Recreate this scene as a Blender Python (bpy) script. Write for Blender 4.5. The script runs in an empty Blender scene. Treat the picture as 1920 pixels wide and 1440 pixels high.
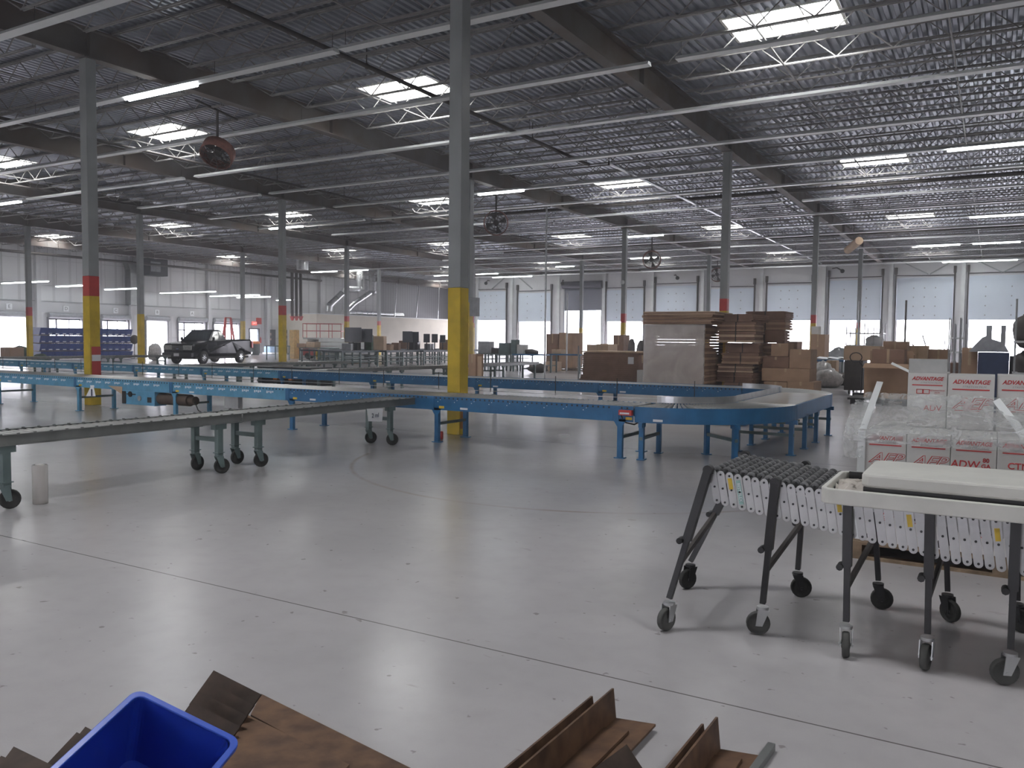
import bpy, math, random
from mathutils import Vector, Matrix
random.seed(7)
C = bpy.context.scene.collection
SC = bpy.context.scene
R = math.radians

# ---------------------------------------------------------------- camera, world, exposure
CAM_H = 1.55
F_PX = 1547.06
RIGHT = Vector((0.86360977, 0.5040493, 0.01060477))
UP = Vector((-0.03608787, 0.04082303, 0.99851447))
FWD = Vector((-0.5028676, 0.86270956, -0.05344523))
cd = bpy.data.cameras.new('camera')
cd.sensor_width = 36.0
cd.lens = F_PX / 1920 * 36
cd.clip_start = 0.05
cd.clip_end = 600
cam = bpy.data.objects.new('camera', cd)
C.objects.link(cam)
m = Matrix((RIGHT, UP, -FWD)).transposed().to_4x4()
m.translation = Vector((0, 0, CAM_H))
cam.matrix_world = m
SC.camera = cam
SC.view_settings.view_transform = 'Standard'
SC.view_settings.look = 'None'
SC.view_settings.gamma = 1
SC.view_settings.exposure = 0.34
SC.view_settings.use_curve_mapping = False

world = bpy.data.worlds.new('daylight')
SC.world = world
world.use_nodes = True
wn = world.node_tree
bg = wn.nodes['Background']
bg.inputs['Color'].default_value = (0.90, 0.885, 1.0, 1)
bg.inputs['Strength'].default_value = 16.0
SKYLIGHT_E = 27.0
TUBE_E = 14.0
SC.cycles.max_bounces = 6
SC.cycles.diffuse_bounces = 4
SC.cycles.glossy_bounces = 3
SC.cycles.transmission_bounces = 4
SC.cycles.transparent_max_bounces = 10
SC.cycles.sample_clamp_indirect = 6.0
SC.cycles.adaptive_threshold = 0.03
SC.cycles.caustics_reflective = False
SC.cycles.caustics_refractive = False

# ---------------------------------------------------------------- where a point of the place is
def at(px, py, z=0.0):
    d = FWD + RIGHT * ((px - 960) / F_PX) + UP * ((720 - py) / F_PX)
    t = (z - CAM_H) / d.z
    return Vector((d.x * t, d.y * t, z))
def on_y(px, py, y):
    d = FWD + RIGHT * ((px - 960) / F_PX) + UP * ((720 - py) / F_PX)
    t = y / d.y
    return Vector((d.x * t, y, CAM_H + d.z * t))
def on_x(px, py, x):
    d = FWD + RIGHT * ((px - 960) / F_PX) + UP * ((720 - py) / F_PX)
    t = x / d.x
    return Vector((x, d.y * t, CAM_H + d.z * t))

# ---------------------------------------------------------------- materials
MATS = {}
def mat(name, col, rough=0.6, metal=0.0, var=0.12, scale=6.0, bump=0.0, emit=None, alpha=None, col2=None, trans=0.0, spec=0.5):
    if name in MATS: return MATS[name]
    mt = bpy.data.materials.new(name)
    mt.use_nodes = True
    nt = mt.node_tree
    b = nt.nodes['Principled BSDF']
    b.inputs['Roughness'].default_value = rough
    b.inputs['Metallic'].default_value = metal
    b.inputs['Specular IOR Level'].default_value = spec
    if emit is not None:
        b.inputs['Emission Color'].default_value = (*col, 1)
        b.inputs['Emission Strength'].default_value = emit
    if alpha is not None: b.inputs['Alpha'].default_value = alpha
    if trans: b.inputs['Transmission Weight'].default_value = trans
    c2 = col2 or tuple(max(0, c * (1 - var * 2)) for c in col)
    tc = nt.nodes.new('ShaderNodeTexCoord')
    nz = nt.nodes.new('ShaderNodeTexNoise')
    nz.inputs['Scale'].default_value = scale
    nz.inputs['Detail'].default_value = 5
    nt.links.new(tc.outputs['Object'], nz.inputs['Vector'])
    rp = nt.nodes.new('ShaderNodeValToRGB')
    rp.color_ramp.elements[0].position = 0.35
    rp.color_ramp.elements[1].position = 0.65
    rp.color_ramp.elements[0].color = (*c2, 1)
    rp.color_ramp.elements[1].color = (*col, 1)
    nt.links.new(nz.outputs['Fac'], rp.inputs['Fac'])
    nt.links.new(rp.outputs['Color'], b.inputs['Base Color'])
    if bump:
        bp = nt.nodes.new('ShaderNodeBump')
        bp.inputs['Strength'].default_value = bump
        bp.inputs['Distance'].default_value = 0.01
        nt.links.new(nz.outputs['Fac'], bp.inputs['Height'])
        nt.links.new(bp.outputs['Normal'], b.inputs['Normal'])
    MATS[name] = mt
    return mt

def floor_mat():
    mt = bpy.data.materials.new('sealed_concrete')
    mt.use_nodes = True
    nt = mt.node_tree; L = nt.links.new; N = nt.nodes.new
    b = nt.nodes['Principled BSDF']
    tc = N('ShaderNodeTexCoord')
    sep = N('ShaderNodeSeparateXYZ'); L(tc.outputs['Object'], sep.inputs[0])
    def noise(s, d=6, v=None, r=0.55):
        n = N('ShaderNodeTexNoise'); n.inputs['Scale'].default_value = s; n.inputs['Detail'].default_value = d
        n.inputs['Roughness'].default_value = r
        L(v or tc.outputs['Object'], n.inputs['Vector']); return n.outputs['Fac']
    def math_(op, a, c, cl=False):
        n = N('ShaderNodeMath'); n.operation = op; n.use_clamp = cl
        for i, q in enumerate((a, c)):
            if isinstance(q, (int, float)): n.inputs[i].default_value = q
            else: L(q, n.inputs[i])
        return n.outputs[0]
    def ramp(f, p0, p1):
        n = N('ShaderNodeMapRange'); n.clamp = True
        n.inputs['From Min'].default_value = p0; n.inputs['From Max'].default_value = p1
        L(f, n.inputs['Value']); return n.outputs[0]
    def mix(f, a, c):
        n = N('ShaderNodeMix'); n.data_type = 'RGBA'
        if isinstance(f, (int, float)): n.inputs[0].default_value = f
        else: L(f, n.inputs[0])
        for i, q in ((6, a), (7, c)):
            if isinstance(q, tuple): n.inputs[i].default_value = (*q, 1)
            else: L(q, n.inputs[i])
        return n.outputs[2]
    base = mix(ramp(noise(0.45), 0.3, 0.7), (0.38, 0.365, 0.372), (0.50, 0.48, 0.485))
    base = mix(math_('MULTIPLY', ramp(noise(7), 0.45, 0.8), 0.18), base, (0.30, 0.285, 0.28))
    # scattered scuffs and dark spots
    mp = N('ShaderNodeMapping'); mp.inputs['Scale'].default_value = (1.0, 2.6, 1); mp.inputs['Rotation'].default_value = (0, 0, 0.5)
    L(tc.outputs['Object'], mp.inputs[0])
    base = mix(math_('MULTIPLY', ramp(noise(4.2, 3, mp.outputs[0]), 0.70, 0.76), 0.3), base, (0.17, 0.14, 0.125))
    base = mix(math_('MULTIPLY', ramp(noise(13, 2), 0.70, 0.74), 0.5), base, (0.12, 0.10, 0.09))
    # tyre arc, radius 3.1 m
    dx = math_('ADD', sep.outputs[0], 4.3); dy = math_('SUBTRACT', sep.outputs[1], 9.6)
    rr = math_('SQRT', math_('ADD', math_('MULTIPLY', dx, dx), math_('MULTIPLY', dy, dy)), 0)
    arc = math_('SUBTRACT', 1, math_('DIVIDE', math_('ABSOLUTE', math_('SUBTRACT', rr, 3.1), 0), 0.045), True)
    arc = math_('MULTIPLY', arc, ramp(noise(1.3), 0.3, 0.6))
    arc = math_('MULTIPLY', arc, math_('LESS_THAN', sep.outputs[1], 8.6))
    base = mix(math_('MULTIPLY', arc, 0.55), base, (0.25, 0.17, 0.12))
    # straight scuff line running away on the left
    lx = math_('ADD', math_('MULTIPLY', math_('ADD', sep.outputs[0], 4.6), 0.60), math_('MULTIPLY', math_('SUBTRACT', sep.outputs[1], 4.6), 0.80))
    ly = math_('ABSOLUTE', lx, 0)
    sm = math_('MULTIPLY', math_('SUBTRACT', 1, math_('DIVIDE', ly, 0.05), True), ramp(noise(2.0), 0.4, 0.6))
    base = mix(math_('MULTIPLY', sm, 0.0), base, (0.22, 0.17, 0.14))
    # saw cuts
    jy = math_('ABSOLUTE', math_('SUBTRACT', math_('MODULO', math_('ADD', sep.outputs[1], 76.34 - 3.46 + 3.817), 7.634), 3.817), 0)
    j = math_('LESS_THAN', jy, 0.005)
    jx = math_('ABSOLUTE', math_('SUBTRACT', math_('MODULO', math_('ADD', sep.outputs[0], 98.22 + 7.55 + 2.4555), 4.911), 2.4555), 0)
    j2 = math_('MULTIPLY', math_('LESS_THAN', jx, 0.003), 0.0)
    j = math_('MAXIMUM', j, j2)
    base = mix(math_('MULTIPLY', j, 0.8), base, (0.07, 0.06, 0.055))
    L(base, b.inputs['Base Color'])
    rg = math_('ADD', math_('MULTIPLY', noise(0.7, 1), 0.16), 0.15)
    L(rg, b.inputs['Roughness'])
    b.inputs['Specular IOR Level'].default_value = 0.55
    bp = N('ShaderNodeBump'); bp.inputs['Strength'].default_value = 0.03; bp.inputs['Distance'].default_value = 0.01
    L(noise(3.0, 3), bp.inputs['Height']); L(bp.outputs['Normal'], b.inputs['Normal'])
    return mt

def siding_mat(name, col, pitch=0.3, dark=0.75, axis=0, hpitch=0.0, rough=0.6):
    mt = bpy.data.materials.new(name); mt.use_nodes = True
    nt = mt.node_tree; L = nt.links.new; N = nt.nodes.new
    b = nt.nodes['Principled BSDF']; b.inputs['Roughness'].default_value = rough
    tc = N('ShaderNodeTexCoord'); sep = N('ShaderNodeSeparateXYZ'); L(tc.outputs['Object'], sep.inputs[0])
    def line(src, p, w):
        a = N('ShaderNodeMath'); a.operation = 'ADD'; a.inputs[1].default_value = 200; L(src, a.inputs[0])
        q = N('ShaderNodeMath'); q.operation = 'MODULO'; q.inputs[1].default_value = p; L(a.outputs[0], q.inputs[0])
        r = N('ShaderNodeMath'); r.operation = 'LESS_THAN'; r.inputs[1].default_value = w; L(q.outputs[0], r.inputs[0])
        return r.outputs[0]
    v = line(sep.outputs[axis], pitch, pitch * 0.16)
    if hpitch:
        h = line(sep.outputs[2], hpitch, 0.05)
        mx = N('ShaderNodeMath'); mx.operation = 'MAXIMUM'; L(v, mx.inputs[0]); L(h, mx.inputs[1]); v = mx.outputs[0]
    nz = N('ShaderNodeTexNoise'); nz.inputs['Scale'].default_value = 0.8; nz.inputs['Detail'].default_value = 5
    L(tc.outputs['Object'], nz.inputs['Vector'])
    m1 = N('ShaderNodeMix'); m1.data_type = 'RGBA'; L(nz.outputs['Fac'], m1.inputs[0])
    m1.inputs[6].default_value = (*[c * 0.82 for c in col], 1); m1.inputs[7].default_value = (*col, 1)
    m2 = N('ShaderNodeMix'); m2.data_type = 'RGBA'; L(v, m2.inputs[0]); L(m1.outputs[2], m2.inputs[6])
    m2.inputs[7].default_value = (*[c * dark for c in col], 1)
    L(m2.outputs[2], b.inputs['Base Color'])
    return mt

M_FLOOR = floor_mat()
M_DECK = mat('painted_roof_deck', (0.36, 0.39, 0.45), 0.34, 0.65, 0.15, 0.7)
M_STEEL = mat('grey_painted_steel', (0.34, 0.36, 0.365), 0.5, 0.0, 0.08, 2)
M_JOIST = mat('grey_joist_paint', (0.34, 0.33, 0.32), 0.55, 0.1, 0.15, 3)
M_GIRD = mat('rusty_girder_paint', (0.15, 0.14, 0.135), 0.65, 0.0, 0.25, 1.2, col2=(0.12, 0.09, 0.075))
M_YEL = mat('safety_yellow', (0.72, 0.50, 0.03), 0.5, 0, 0.12, 4)
M_RED = mat('safety_red', (0.55, 0.06, 0.05), 0.5, 0, 0.1, 4)
M_WHITE = mat('white_enamel', (0.78, 0.80, 0.80), 0.4, 0, 0.05, 3)
M_STRIP = mat('white_fixture_enamel', (0.88, 0.90, 0.90), 0.35, 0, 0.04, 2)
M_TUBE = mat('lit_fluorescent_tube', (0.93, 0.97, 1.0), 0.4, emit=TUBE_E)
M_SKY = mat('daylit_skylight_dome', (0.97, 0.98, 1.0), 0.4, emit=SKYLIGHT_E)
M_CURB = mat('white_skylight_curb', (0.85, 0.84, 0.80), 0.5)
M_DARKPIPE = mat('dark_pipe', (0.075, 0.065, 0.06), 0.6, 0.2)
M_GALV = mat('galvanised', (0.62, 0.63, 0.64), 0.32, 0.85, 0.1, 5)
M_LINK = mat('brushed_link_plate', (0.50, 0.50, 0.50), 0.42, 0.45, 0.1, 9)
M_SKATE = mat('dark_skate_wheel', (0.16, 0.16, 0.165), 0.4, 0.3, 0.1, 9)
M_ROLL = mat('zinc_roller', (0.44, 0.44, 0.43), 0.30, 0.7, 0.1, 9)
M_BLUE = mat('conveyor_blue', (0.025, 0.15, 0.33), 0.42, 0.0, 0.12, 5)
M_BLUE2 = mat('lit_conveyor_blue', (0.12, 0.36, 0.56), 0.38, 0.0, 0.12, 5)  # lighter copy of the conveyor blue, standing in for reflected light
M_GRNG = mat('grey_green_paint', (0.14, 0.19, 0.19), 0.5, 0.1, 0.12, 5)
M_RAILG = mat('dull_grey_rail', (0.25, 0.26, 0.255), 0.42, 0.5, 0.1, 5)
M_BLACK = mat('black_paint', (0.02, 0.02, 0.021), 0.45, 0.1, 0.2, 8)
M_RUB = mat('dark_rubber', (0.035, 0.035, 0.033), 0.75, 0, 0.2, 8)
M_RUBG = mat('dusty_rubber', (0.10, 0.10, 0.095), 0.8, 0, 0.2, 8)
M_CARD = mat('cardboard', (0.40, 0.26, 0.17), 0.85, 0, 0.09, 2.5)
M_CARDD = mat('old_cardboard', (0.26, 0.155, 0.11), 0.85, 0, 0.15, 2.5)
M_CARDL = mat('pale_cardboard', (0.58, 0.42, 0.29), 0.85, 0, 0.08, 2.5)
M_TAPE = mat('brown_tape', (0.50, 0.36, 0.22), 0.4)
M_WCARD = mat('white_carton_board', (0.62, 0.61, 0.59), 0.8, 0, 0.06, 2.5)
M_PRINT = mat('red_print', (0.52, 0.05, 0.05), 0.8, 0, 0.1, 9)
M_PLAST = mat('white_folding_table_plastic', (0.70, 0.69, 0.64), 0.45, 0, 0.05, 6)
M_TOTE = mat('blue_tote_plastic', (0.012, 0.045, 0.42), 0.38, 0, 0.08, 5)
M_TOTER = mat('blue_tote_rim', (0.035, 0.10, 0.55), 0.32, 0, 0.05, 5)
M_RUST = mat('rusty_steel_plate', (0.17, 0.095, 0.055), 0.6, 0.25, 0.25, 9, 0.3, col2=(0.08, 0.045, 0.03))
M_RUSTD = mat('dark_rusty_steel', (0.065, 0.042, 0.03), 0.6, 0.2, 0.25, 9, 0.3)
M_WOOD = mat('pallet_wood', (0.30, 0.215, 0.14), 0.85, 0, 0.25, 8)
M_TRUCK = mat('black_truck_paint', (0.008, 0.010, 0.010), 0.14, 0, 0.0, 2, spec=0.14)
M_GLASS = mat('dark_glass', (0.03, 0.04, 0.045), 0.06, 0, 0.0, 2, spec=0.9)
M_CHROME = mat('chrome', (0.8, 0.8, 0.82), 0.12, 1.0, 0.02)
M_LENS = mat('headlight_lens', (0.62, 0.62, 0.6), 0.1, 0.4, 0.2, 20)
M_REDL = mat('red_lens', (0.6, 0.03, 0.03), 0.2)
M_ORG = mat('orange_plastic', (0.85, 0.25, 0.04), 0.5)
M_FANB = mat('rusty_fan_body', (0.24, 0.10, 0.075), 0.6, 0.1, 0.2, 9)
M_OFFICE = mat('cream_wallboard', (0.74, 0.68, 0.58), 0.75, 0, 0.04, 1)
M_DOOR = mat('white_insulated_door', (0.76, 0.84, 0.93), 0.5, 0, 0.03, 1)
M_DDOOR = mat('dark_door_paint', (0.035, 0.04, 0.045), 0.5)
M_PAPER = mat('white_paper', (0.85, 0.86, 0.88), 0.7, 0, 0.02)
M_LABEL = mat('yellow_sticker', (0.80, 0.55, 0.05), 0.5)
M_CONC = mat('painted_concrete_panel', (0.56, 0.56, 0.57), 0.75, 0, 0.06, 0.6)
M_GREY = mat('grey_plastic', (0.35, 0.36, 0.38), 0.5)
M_MON = mat('black_monitor_plastic', (0.03, 0.03, 0.033), 0.4)
M_SCR = mat('dark_screen', (0.05, 0.055, 0.065), 0.2)
M_APRON = mat('concrete_apron', (0.55, 0.55, 0.53), 0.8, 0, 0.05, 0.5)
M_NAVY = mat('navy_board', (0.03, 0.045, 0.10), 0.6)
M_GREEN = mat('green_fabric', (0.07, 0.12, 0.08), 0.9, 0, 0.3, 6)
M_WALL_B = siding_mat('white_back_siding', (0.80, 0.80, 0.81), 0.4, 0.9, 0)
M_WALL_L = siding_mat('grey_panel_siding', (0.68, 0.68, 0.69), 1.27, 0.72, 1, 1.9)
M_WALL_X = siding_mat('white_outer_siding', (0.80, 0.80, 0.80), 0.45, 0.9, 1)  # whitened so the view through the first dock openings looks bright
M_WALL_D = siding_mat('dark_corrugated_siding', (0.24, 0.24, 0.25), 0.45, 0.45, 1)
M_ROLLUP = siding_mat('grey_roll_up_slats', (0.20, 0.21, 0.25), 0.12, 0.6, 2)

def film_mat(name, col, alpha, rough=0.15, scale=9, lo=0.5, hi=1.5):
    mt = bpy.data.materials.new(name); mt.use_nodes = True
    nt = mt.node_tree; L = nt.links.new; N = nt.nodes.new
    b = nt.nodes['Principled BSDF']
    b.inputs['Base Color'].default_value = (*col, 1); b.inputs['Roughness'].default_value = rough
    tc = N('ShaderNodeTexCoord'); nz = N('ShaderNodeTexNoise'); nz.inputs['Scale'].default_value = scale; nz.inputs['Detail'].default_value = 4
    nz.inputs['Distortion'].default_value = 1.2
    L(tc.outputs['Object'], nz.inputs['Vector'])
    mr = N('ShaderNodeMapRange'); mr.inputs['From Min'].default_value = 0.3; mr.inputs['From Max'].default_value = 0.75
    mr.inputs['To Min'].default_value = alpha * lo; mr.inputs['To Max'].default_value = min(1, alpha * hi)
    L(nz.outputs['Fac'], mr.inputs['Value']); L(mr.outputs[0], b.inputs['Alpha'])
    bp = N('ShaderNodeBump'); bp.inputs['Strength'].default_value = 0.6; bp.inputs['Distance'].default_value = 0.03
    L(nz.outputs['Fac'], bp.inputs['Height']); L(bp.outputs['Normal'], b.inputs['Normal'])
    return mt
M_FILM = film_mat('clear_stretch_film', (0.74, 0.76, 0.76), 0.34)
M_FILM2 = film_mat('milky_stretch_film', (0.66, 0.62, 0.59), 0.55, 0.22, 1.5, .8, 1.15)

# ---------------------------------------------------------------- mesh builder
class MB:
    def __init__(s): s.v = []; s.f = []; s.m = []; s.sm = []
    def add(s, vs, fs, mi=0, smooth=False):
        o = len(s.v)
        s.v += [tuple(v) for v in vs]
        for f in fs: s.f.append(tuple(i + o for i in f)); s.m.append(mi); s.sm.append(smooth)
        return s
    def box(s, x0, x1, y0, y1, z0, z1, mi=0):
        vs = [(x, y, z) for x in (x0, x1) for y in (y0, y1) for z in (z0, z1)]
        return s.add(vs, [(0, 1, 3, 2), (4, 6, 7, 5), (0, 4, 5, 1), (2, 3, 7, 6), (0, 2, 6, 4), (1, 5, 7, 3)], mi)
    def cbox(s, cx, cy, cz, sx, sy, sz, mi=0, rz=0, rx=0, ry=0):
        vs = []
        mt = Matrix.Rotation(rz, 3, 'Z') @ Matrix.Rotation(ry, 3, 'Y') @ Matrix.Rotation(rx, 3, 'X')
        for x in (-.5, .5):
            for y in (-.5, .5):
                for z in (-.5, .5):
                    vs.append(mt @ Vector((x * sx, y * sy, z * sz)) + Vector((cx, cy, cz)))
        return s.add(vs, [(0, 1, 3, 2), (4, 6, 7, 5), (0, 4, 5, 1), (2, 3, 7, 6), (0, 2, 6, 4), (1, 5, 7, 3)], mi)
    def bar(s, p, q, w, h, mi=0, up=(0, 0, 1)):
        p = Vector(p); q = Vector(q); d = (q - p).normalized(); u = Vector(up)
        if abs(d.dot(u)) > 0.97: u = Vector((0, 1, 0))
        r = d.cross(u).normalized(); u = r.cross(d)
        vs = [e + r * a * w / 2 + u * b * h / 2 for e in (p, q) for a, b in ((-1, -1), (1, -1), (1, 1), (-1, 1))]
        return s.add(vs, [(0, 1, 2, 3), (7, 6, 5, 4), (0, 4, 5, 1), (1, 5, 6, 2), (2, 6, 7, 3), (3, 7, 4, 0)], mi)
    def cyl(s, p, q, r, n=12, mi=0, r2=None, cap=True):
        p = Vector(p); q = Vector(q); d = (q - p).normalized()
        u = Vector((0, 0, 1)) if abs(d.z) < 0.9 else Vector((1, 0, 0))
        a = d.cross(u).normalized(); b = d.cross(a)
        r2 = r if r2 is None else r2
        vs = []
        for e, rr in ((p, r), (q, r2)):
            for k in range(n):
                t = 2 * math.pi * k / n
                vs.append(e + (a * math.cos(t) + b * math.sin(t)) * rr)
        s.add(vs, [(k, (k + 1) % n, n + (k + 1) % n, n + k) for k in range(n)], mi, n > 6)
        if cap:
            s.add(vs[:n], [tuple(range(n))[::-1]], mi); s.add(vs[n:], [tuple(range(n))], mi)
        return s
    def tube(s, pts, r, n=8, mi=0):
        for a, b in zip(pts[:-1], pts[1:]): s.cyl(a, b, r, n, mi)
        return s
    def lathe(s, prof, cx=0, cy=0, cz=0, n=20, mi=0, axis='z'):
        vs = []
        for (r, z) in prof:
            for k in range(n):
                t = 2 * math.pi * k / n
                a, b = r * math.cos(t), r * math.sin(t)
                vs.append((cx + a, cy + b, cz + z) if axis == 'z' else (cx + a, cy + z, cz + b) if axis == 'y' else (cx + z, cy + a, cz + b))
        fs = [(i * n + k, i * n + (k + 1) % n, (i + 1) * n + (k + 1) % n, (i + 1) * n + k) for i in range(len(prof) - 1) for k in range(n)]
        return s.add(vs, fs, mi, True)
    def prism(s, poly, a0, a1, plane='xz', mi=0):
        n = len(poly)
        def P(u, v, w): return (u, w, v) if plane == 'xz' else (w, u, v) if plane == 'yz' else (u, v, w)
        vs = [P(u, v, a0) for u, v in poly] + [P(u, v, a1) for u, v in poly]
        return s.add(vs, [tuple(range(n)), tuple(range(2 * n - 1, n - 1, -1))] + [(k, n + k, n + (k + 1) % n, (k + 1) % n) for k in range(n)], mi)
    def quad(s, a, b, c, d, mi=0): return s.add([a, b, c, d], [(0, 1, 2, 3)], mi)
    def mesh(s, name, mats):
        me = bpy.data.meshes.new(name)
        me.from_pydata(s.v, [], s.f)
        for mt in (mats if isinstance(mats, (list, tuple)) else [mats]): me.materials.append(mt)
        for i, p in enumerate(me.polygons):
            p.material_index = s.m[i]; p.use_smooth = s.sm[i]
        me.update()
        return me
    def build(s, name, mats, parent=None, loc=None, rz=0, bevel=0):
        o = bpy.data.objects.new(name, s.mesh(name, mats)); C.objects.link(o)
        if parent: o.parent = parent
        if loc is not None: o.location = loc
        if rz: o.rotation_euler.z = rz
        if bevel:
            md = o.modifiers.new('bevel', 'BEVEL'); md.width = bevel; md.segments = 2; md.limit_method = 'ANGLE'
        return o

def tag(o, label=None, cat=None, group=None, kind=None):
    if label: o['label'] = label
    if cat: o['category'] = cat
    if group: o['group'] = group
    if kind: o['kind'] = kind
    return o
def empty(name, loc=(0, 0, 0), rz=0, label=None, cat=None, group=None):
    o = bpy.data.objects.new(name, None); C.objects.link(o)
    o.location = loc; o.rotation_euler = (0, 0, rz); o.empty_display_size = 0.2
    return tag(o, label, cat, group)
def struct(o): o['kind'] = 'structure'; return o
KIDS = {}
def copy_tree(o, parent=None, top=True):
    c = o.copy(); C.objects.link(c)
    if parent: c.parent = parent
    if top:
        for k in ('label', 'category', 'group'):
            if k in c and k == 'label': del c[k]
    for ch in KIDS.setdefault(o.name, [x for x in C.objects if x.parent == o]): copy_tree(ch, c, False)
    return c
def place(proto, first, loc, rz, label, group=None):
    o = proto if first else copy_tree(proto)
    o.location = loc; o.rotation_euler = (0, 0, rz); o['label'] = label
    if group: o['group'] = group
    return o
ORD = ['first', 'second', 'third', 'fourth', 'fifth', 'sixth', 'seventh', 'eighth', 'ninth', 'tenth', 'eleventh', 'twelfth', 'thirteenth', 'fourteenth', 'fifteenth', 'sixteenth', 'seventeenth', 'eighteenth', 'nineteenth', 'twentieth']
def text(body, size, parent, loc, rot, mt, name='lettering', shear=0.0, xs=1.0, bold=0.0):
    cu = bpy.data.curves.new(name, 'FONT'); cu.body = body; cu.size = size; cu.shear = shear
    cu.align_x = 'CENTER'; cu.align_y = 'CENTER'; cu.offset = bold; cu.extrude = 0.0008; cu.resolution_u = 3
    t = bpy.data.objects.new('tmp', cu); C.objects.link(t)
    me = bpy.data.meshes.new_from_object(t)
    C.objects.unlink(t); bpy.data.objects.remove(t)
    me.materials.clear(); me.materials.append(mt)
    o = bpy.data.objects.new(name, me); C.objects.link(o); o.parent = parent
    o.location = loc; o.rotation_euler = rot; o.scale = (xs, 1, 1)
    return o

# ---------------------------------------------------------------- grid of the building
X0, SX, Y0, SY = -7.547, 9.822, 11.185, 15.268
CH = 7.6            # column height, underside of the girders
DECK = 8.36
XW, YB, XR, YN = -61.0, 69.0, 21.9, -19.35
XN, YD = -44.5, 88.0    # the deeper bay behind the office

# floor
struct(MB().box(XW - 14, XR, YN, YD + .2, -0.2, 0).build('floor', M_FLOOR))
struct(MB().box(XW - 60, XW - 14.02, -60, YD + .28, -1.4, -1.25).build('ground', M_APRON))
struct(MB().box(XN + .3, 60, YB + .35, 160, -1.4, -1.25).build('ground', M_APRON))

# skylight places (x, y) in each bay
SKY = []
for i in range(-2, 6):
    for j in range(-2, 5):  # last row adds an unseen skylight to brighten the rear bay
        SKY.append((X0 + 3.45 - i * 10.0 if i < 5 else -56.3, Y0 + 7.15 + j * SY))
SKW, SKL = 2.3, 1.5
# roof deck with ribs along y
def deck():
    pitch = 0.2
    ys = set([YN, YB, YD])
    for x, y in SKY: ys |= {round(y - SKL / 2, 3), round(y + SKL / 2, 3)}
    ys = sorted(v for v in ys if YN <= v <= YD)
    prof = [(0, 0.0), (0.085, 0.0), (0.11, 0.05), (0.175, 0.05)]
    mb = MB(); n = int((XR - XW) / pitch)
    pts = []
    for k in range(n + 1):
        for a, h in prof: pts.append((XW + k * pitch + a, DECK + h))
    for yi in range(len(ys) - 1):
        ya, yb = ys[yi], ys[yi + 1]; ym = (ya + yb) / 2
        o = len(mb.v)
        for x, z in pts: mb.v.append((x, ya, z)); mb.v.append((x, yb, z))
        for k in range(len(pts) - 1):
            xm = (pts[k][0] + pts[k + 1][0]) / 2
            if ym > YB and xm > XN: continue
            if any(abs(xm - sx) < SKW / 2 and abs(ym - sy) < SKL / 2 for sx, sy in SKY): continue
            mb.f.append((o + 2 * k, o + 2 * k + 1, o + 2 * k + 3, o + 2 * k + 2)); mb.m.append(0); mb.sm.append(False)
    # a weather skin above so that no daylight leaks through the ribs' ends
    return struct(mb.build('ceiling', M_DECK))
deck()
wn_i = 0
cm = MB()
w2, l2 = SKW / 2, SKL / 2
for a in (-1, 1):
    cm.box(a * w2 - .03, a * w2 + .03, -l2, l2, -0.02, 0.42); cm.box(-w2, w2, a * l2 - .03, a * l2 + .03, -0.02, 0.42)
curb_me = cm.mesh('window_frame', M_CURB)
dome = MB(); n = 8
vs = []
for i in range(n + 1):
    for j in range(n + 1):
        u, v = i / n * 2 - 1, j / n * 2 - 1
        vs.append((u * w2, v * l2, 0.42 + 0.22 * (1 - u ** 4) * (1 - v ** 4)))
dome.add(vs, [(i * (n + 1) + j, i * (n + 1) + j + 1, (i + 1) * (n + 1) + j + 1, (i + 1) * (n + 1) + j) for i in range(n) for j in range(n)], 0, True)
dome_me = dome.mesh('window_pane', M_SKY)
wire = MB()
for k in range(1, 3): wire.bar((-w2 + k * SKW / 3, -l2, 0.1), (-w2 + k * SKW / 3, l2, 0.1), 0.03, 0.03)
wire.bar((-w2, 0.1, 0.1), (w2, 0.1, 0.1), 0.03, 0.03)
wire_me = wire.mesh('safety_bar', M_JOIST)
for x, y in SKY:
    if y > YB - 1 and x > XN: continue
    wn_i += 1
    e = struct(empty('window_%d' % wn_i, (x, y, DECK)))
    for nm, me in (('window_frame', curb_me), ('window_pane', dome_me), ('safety_bar', wire_me)):
        o = bpy.data.objects.new(nm, me); C.objects.link(o); o.parent = e

# girders along y at each column line, I section
def trim(o): return struct(o)
tn = 0
for i in range(-3, 6):
    x = X0 - SX * i
    if not (XW < x < XR + 8): continue
    x = min(x, XR - 0.2)
    tn += 1
    y1 = YB if x > XN else YD
    g = MB()
    g.box(x - .14, x + .14, YN, y1, CH, CH + .03); g.box(x - .14, x + .14, YN, y1, CH + .60, CH + .63); g.box(x - .012, x + .012, YN, y1, CH + .03, CH + .60)
    for k in range(int((y1 - YN) / 7.634)):
        yy = Y0 - 2 * SY + k * 7.634
        if YN < yy < y1: g.box(x - .13, x + .13, yy - .01, yy + .01, CH + .03, CH + .60)
    trim(g.build('trim_%d' % tn, M_GIRD))
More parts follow.
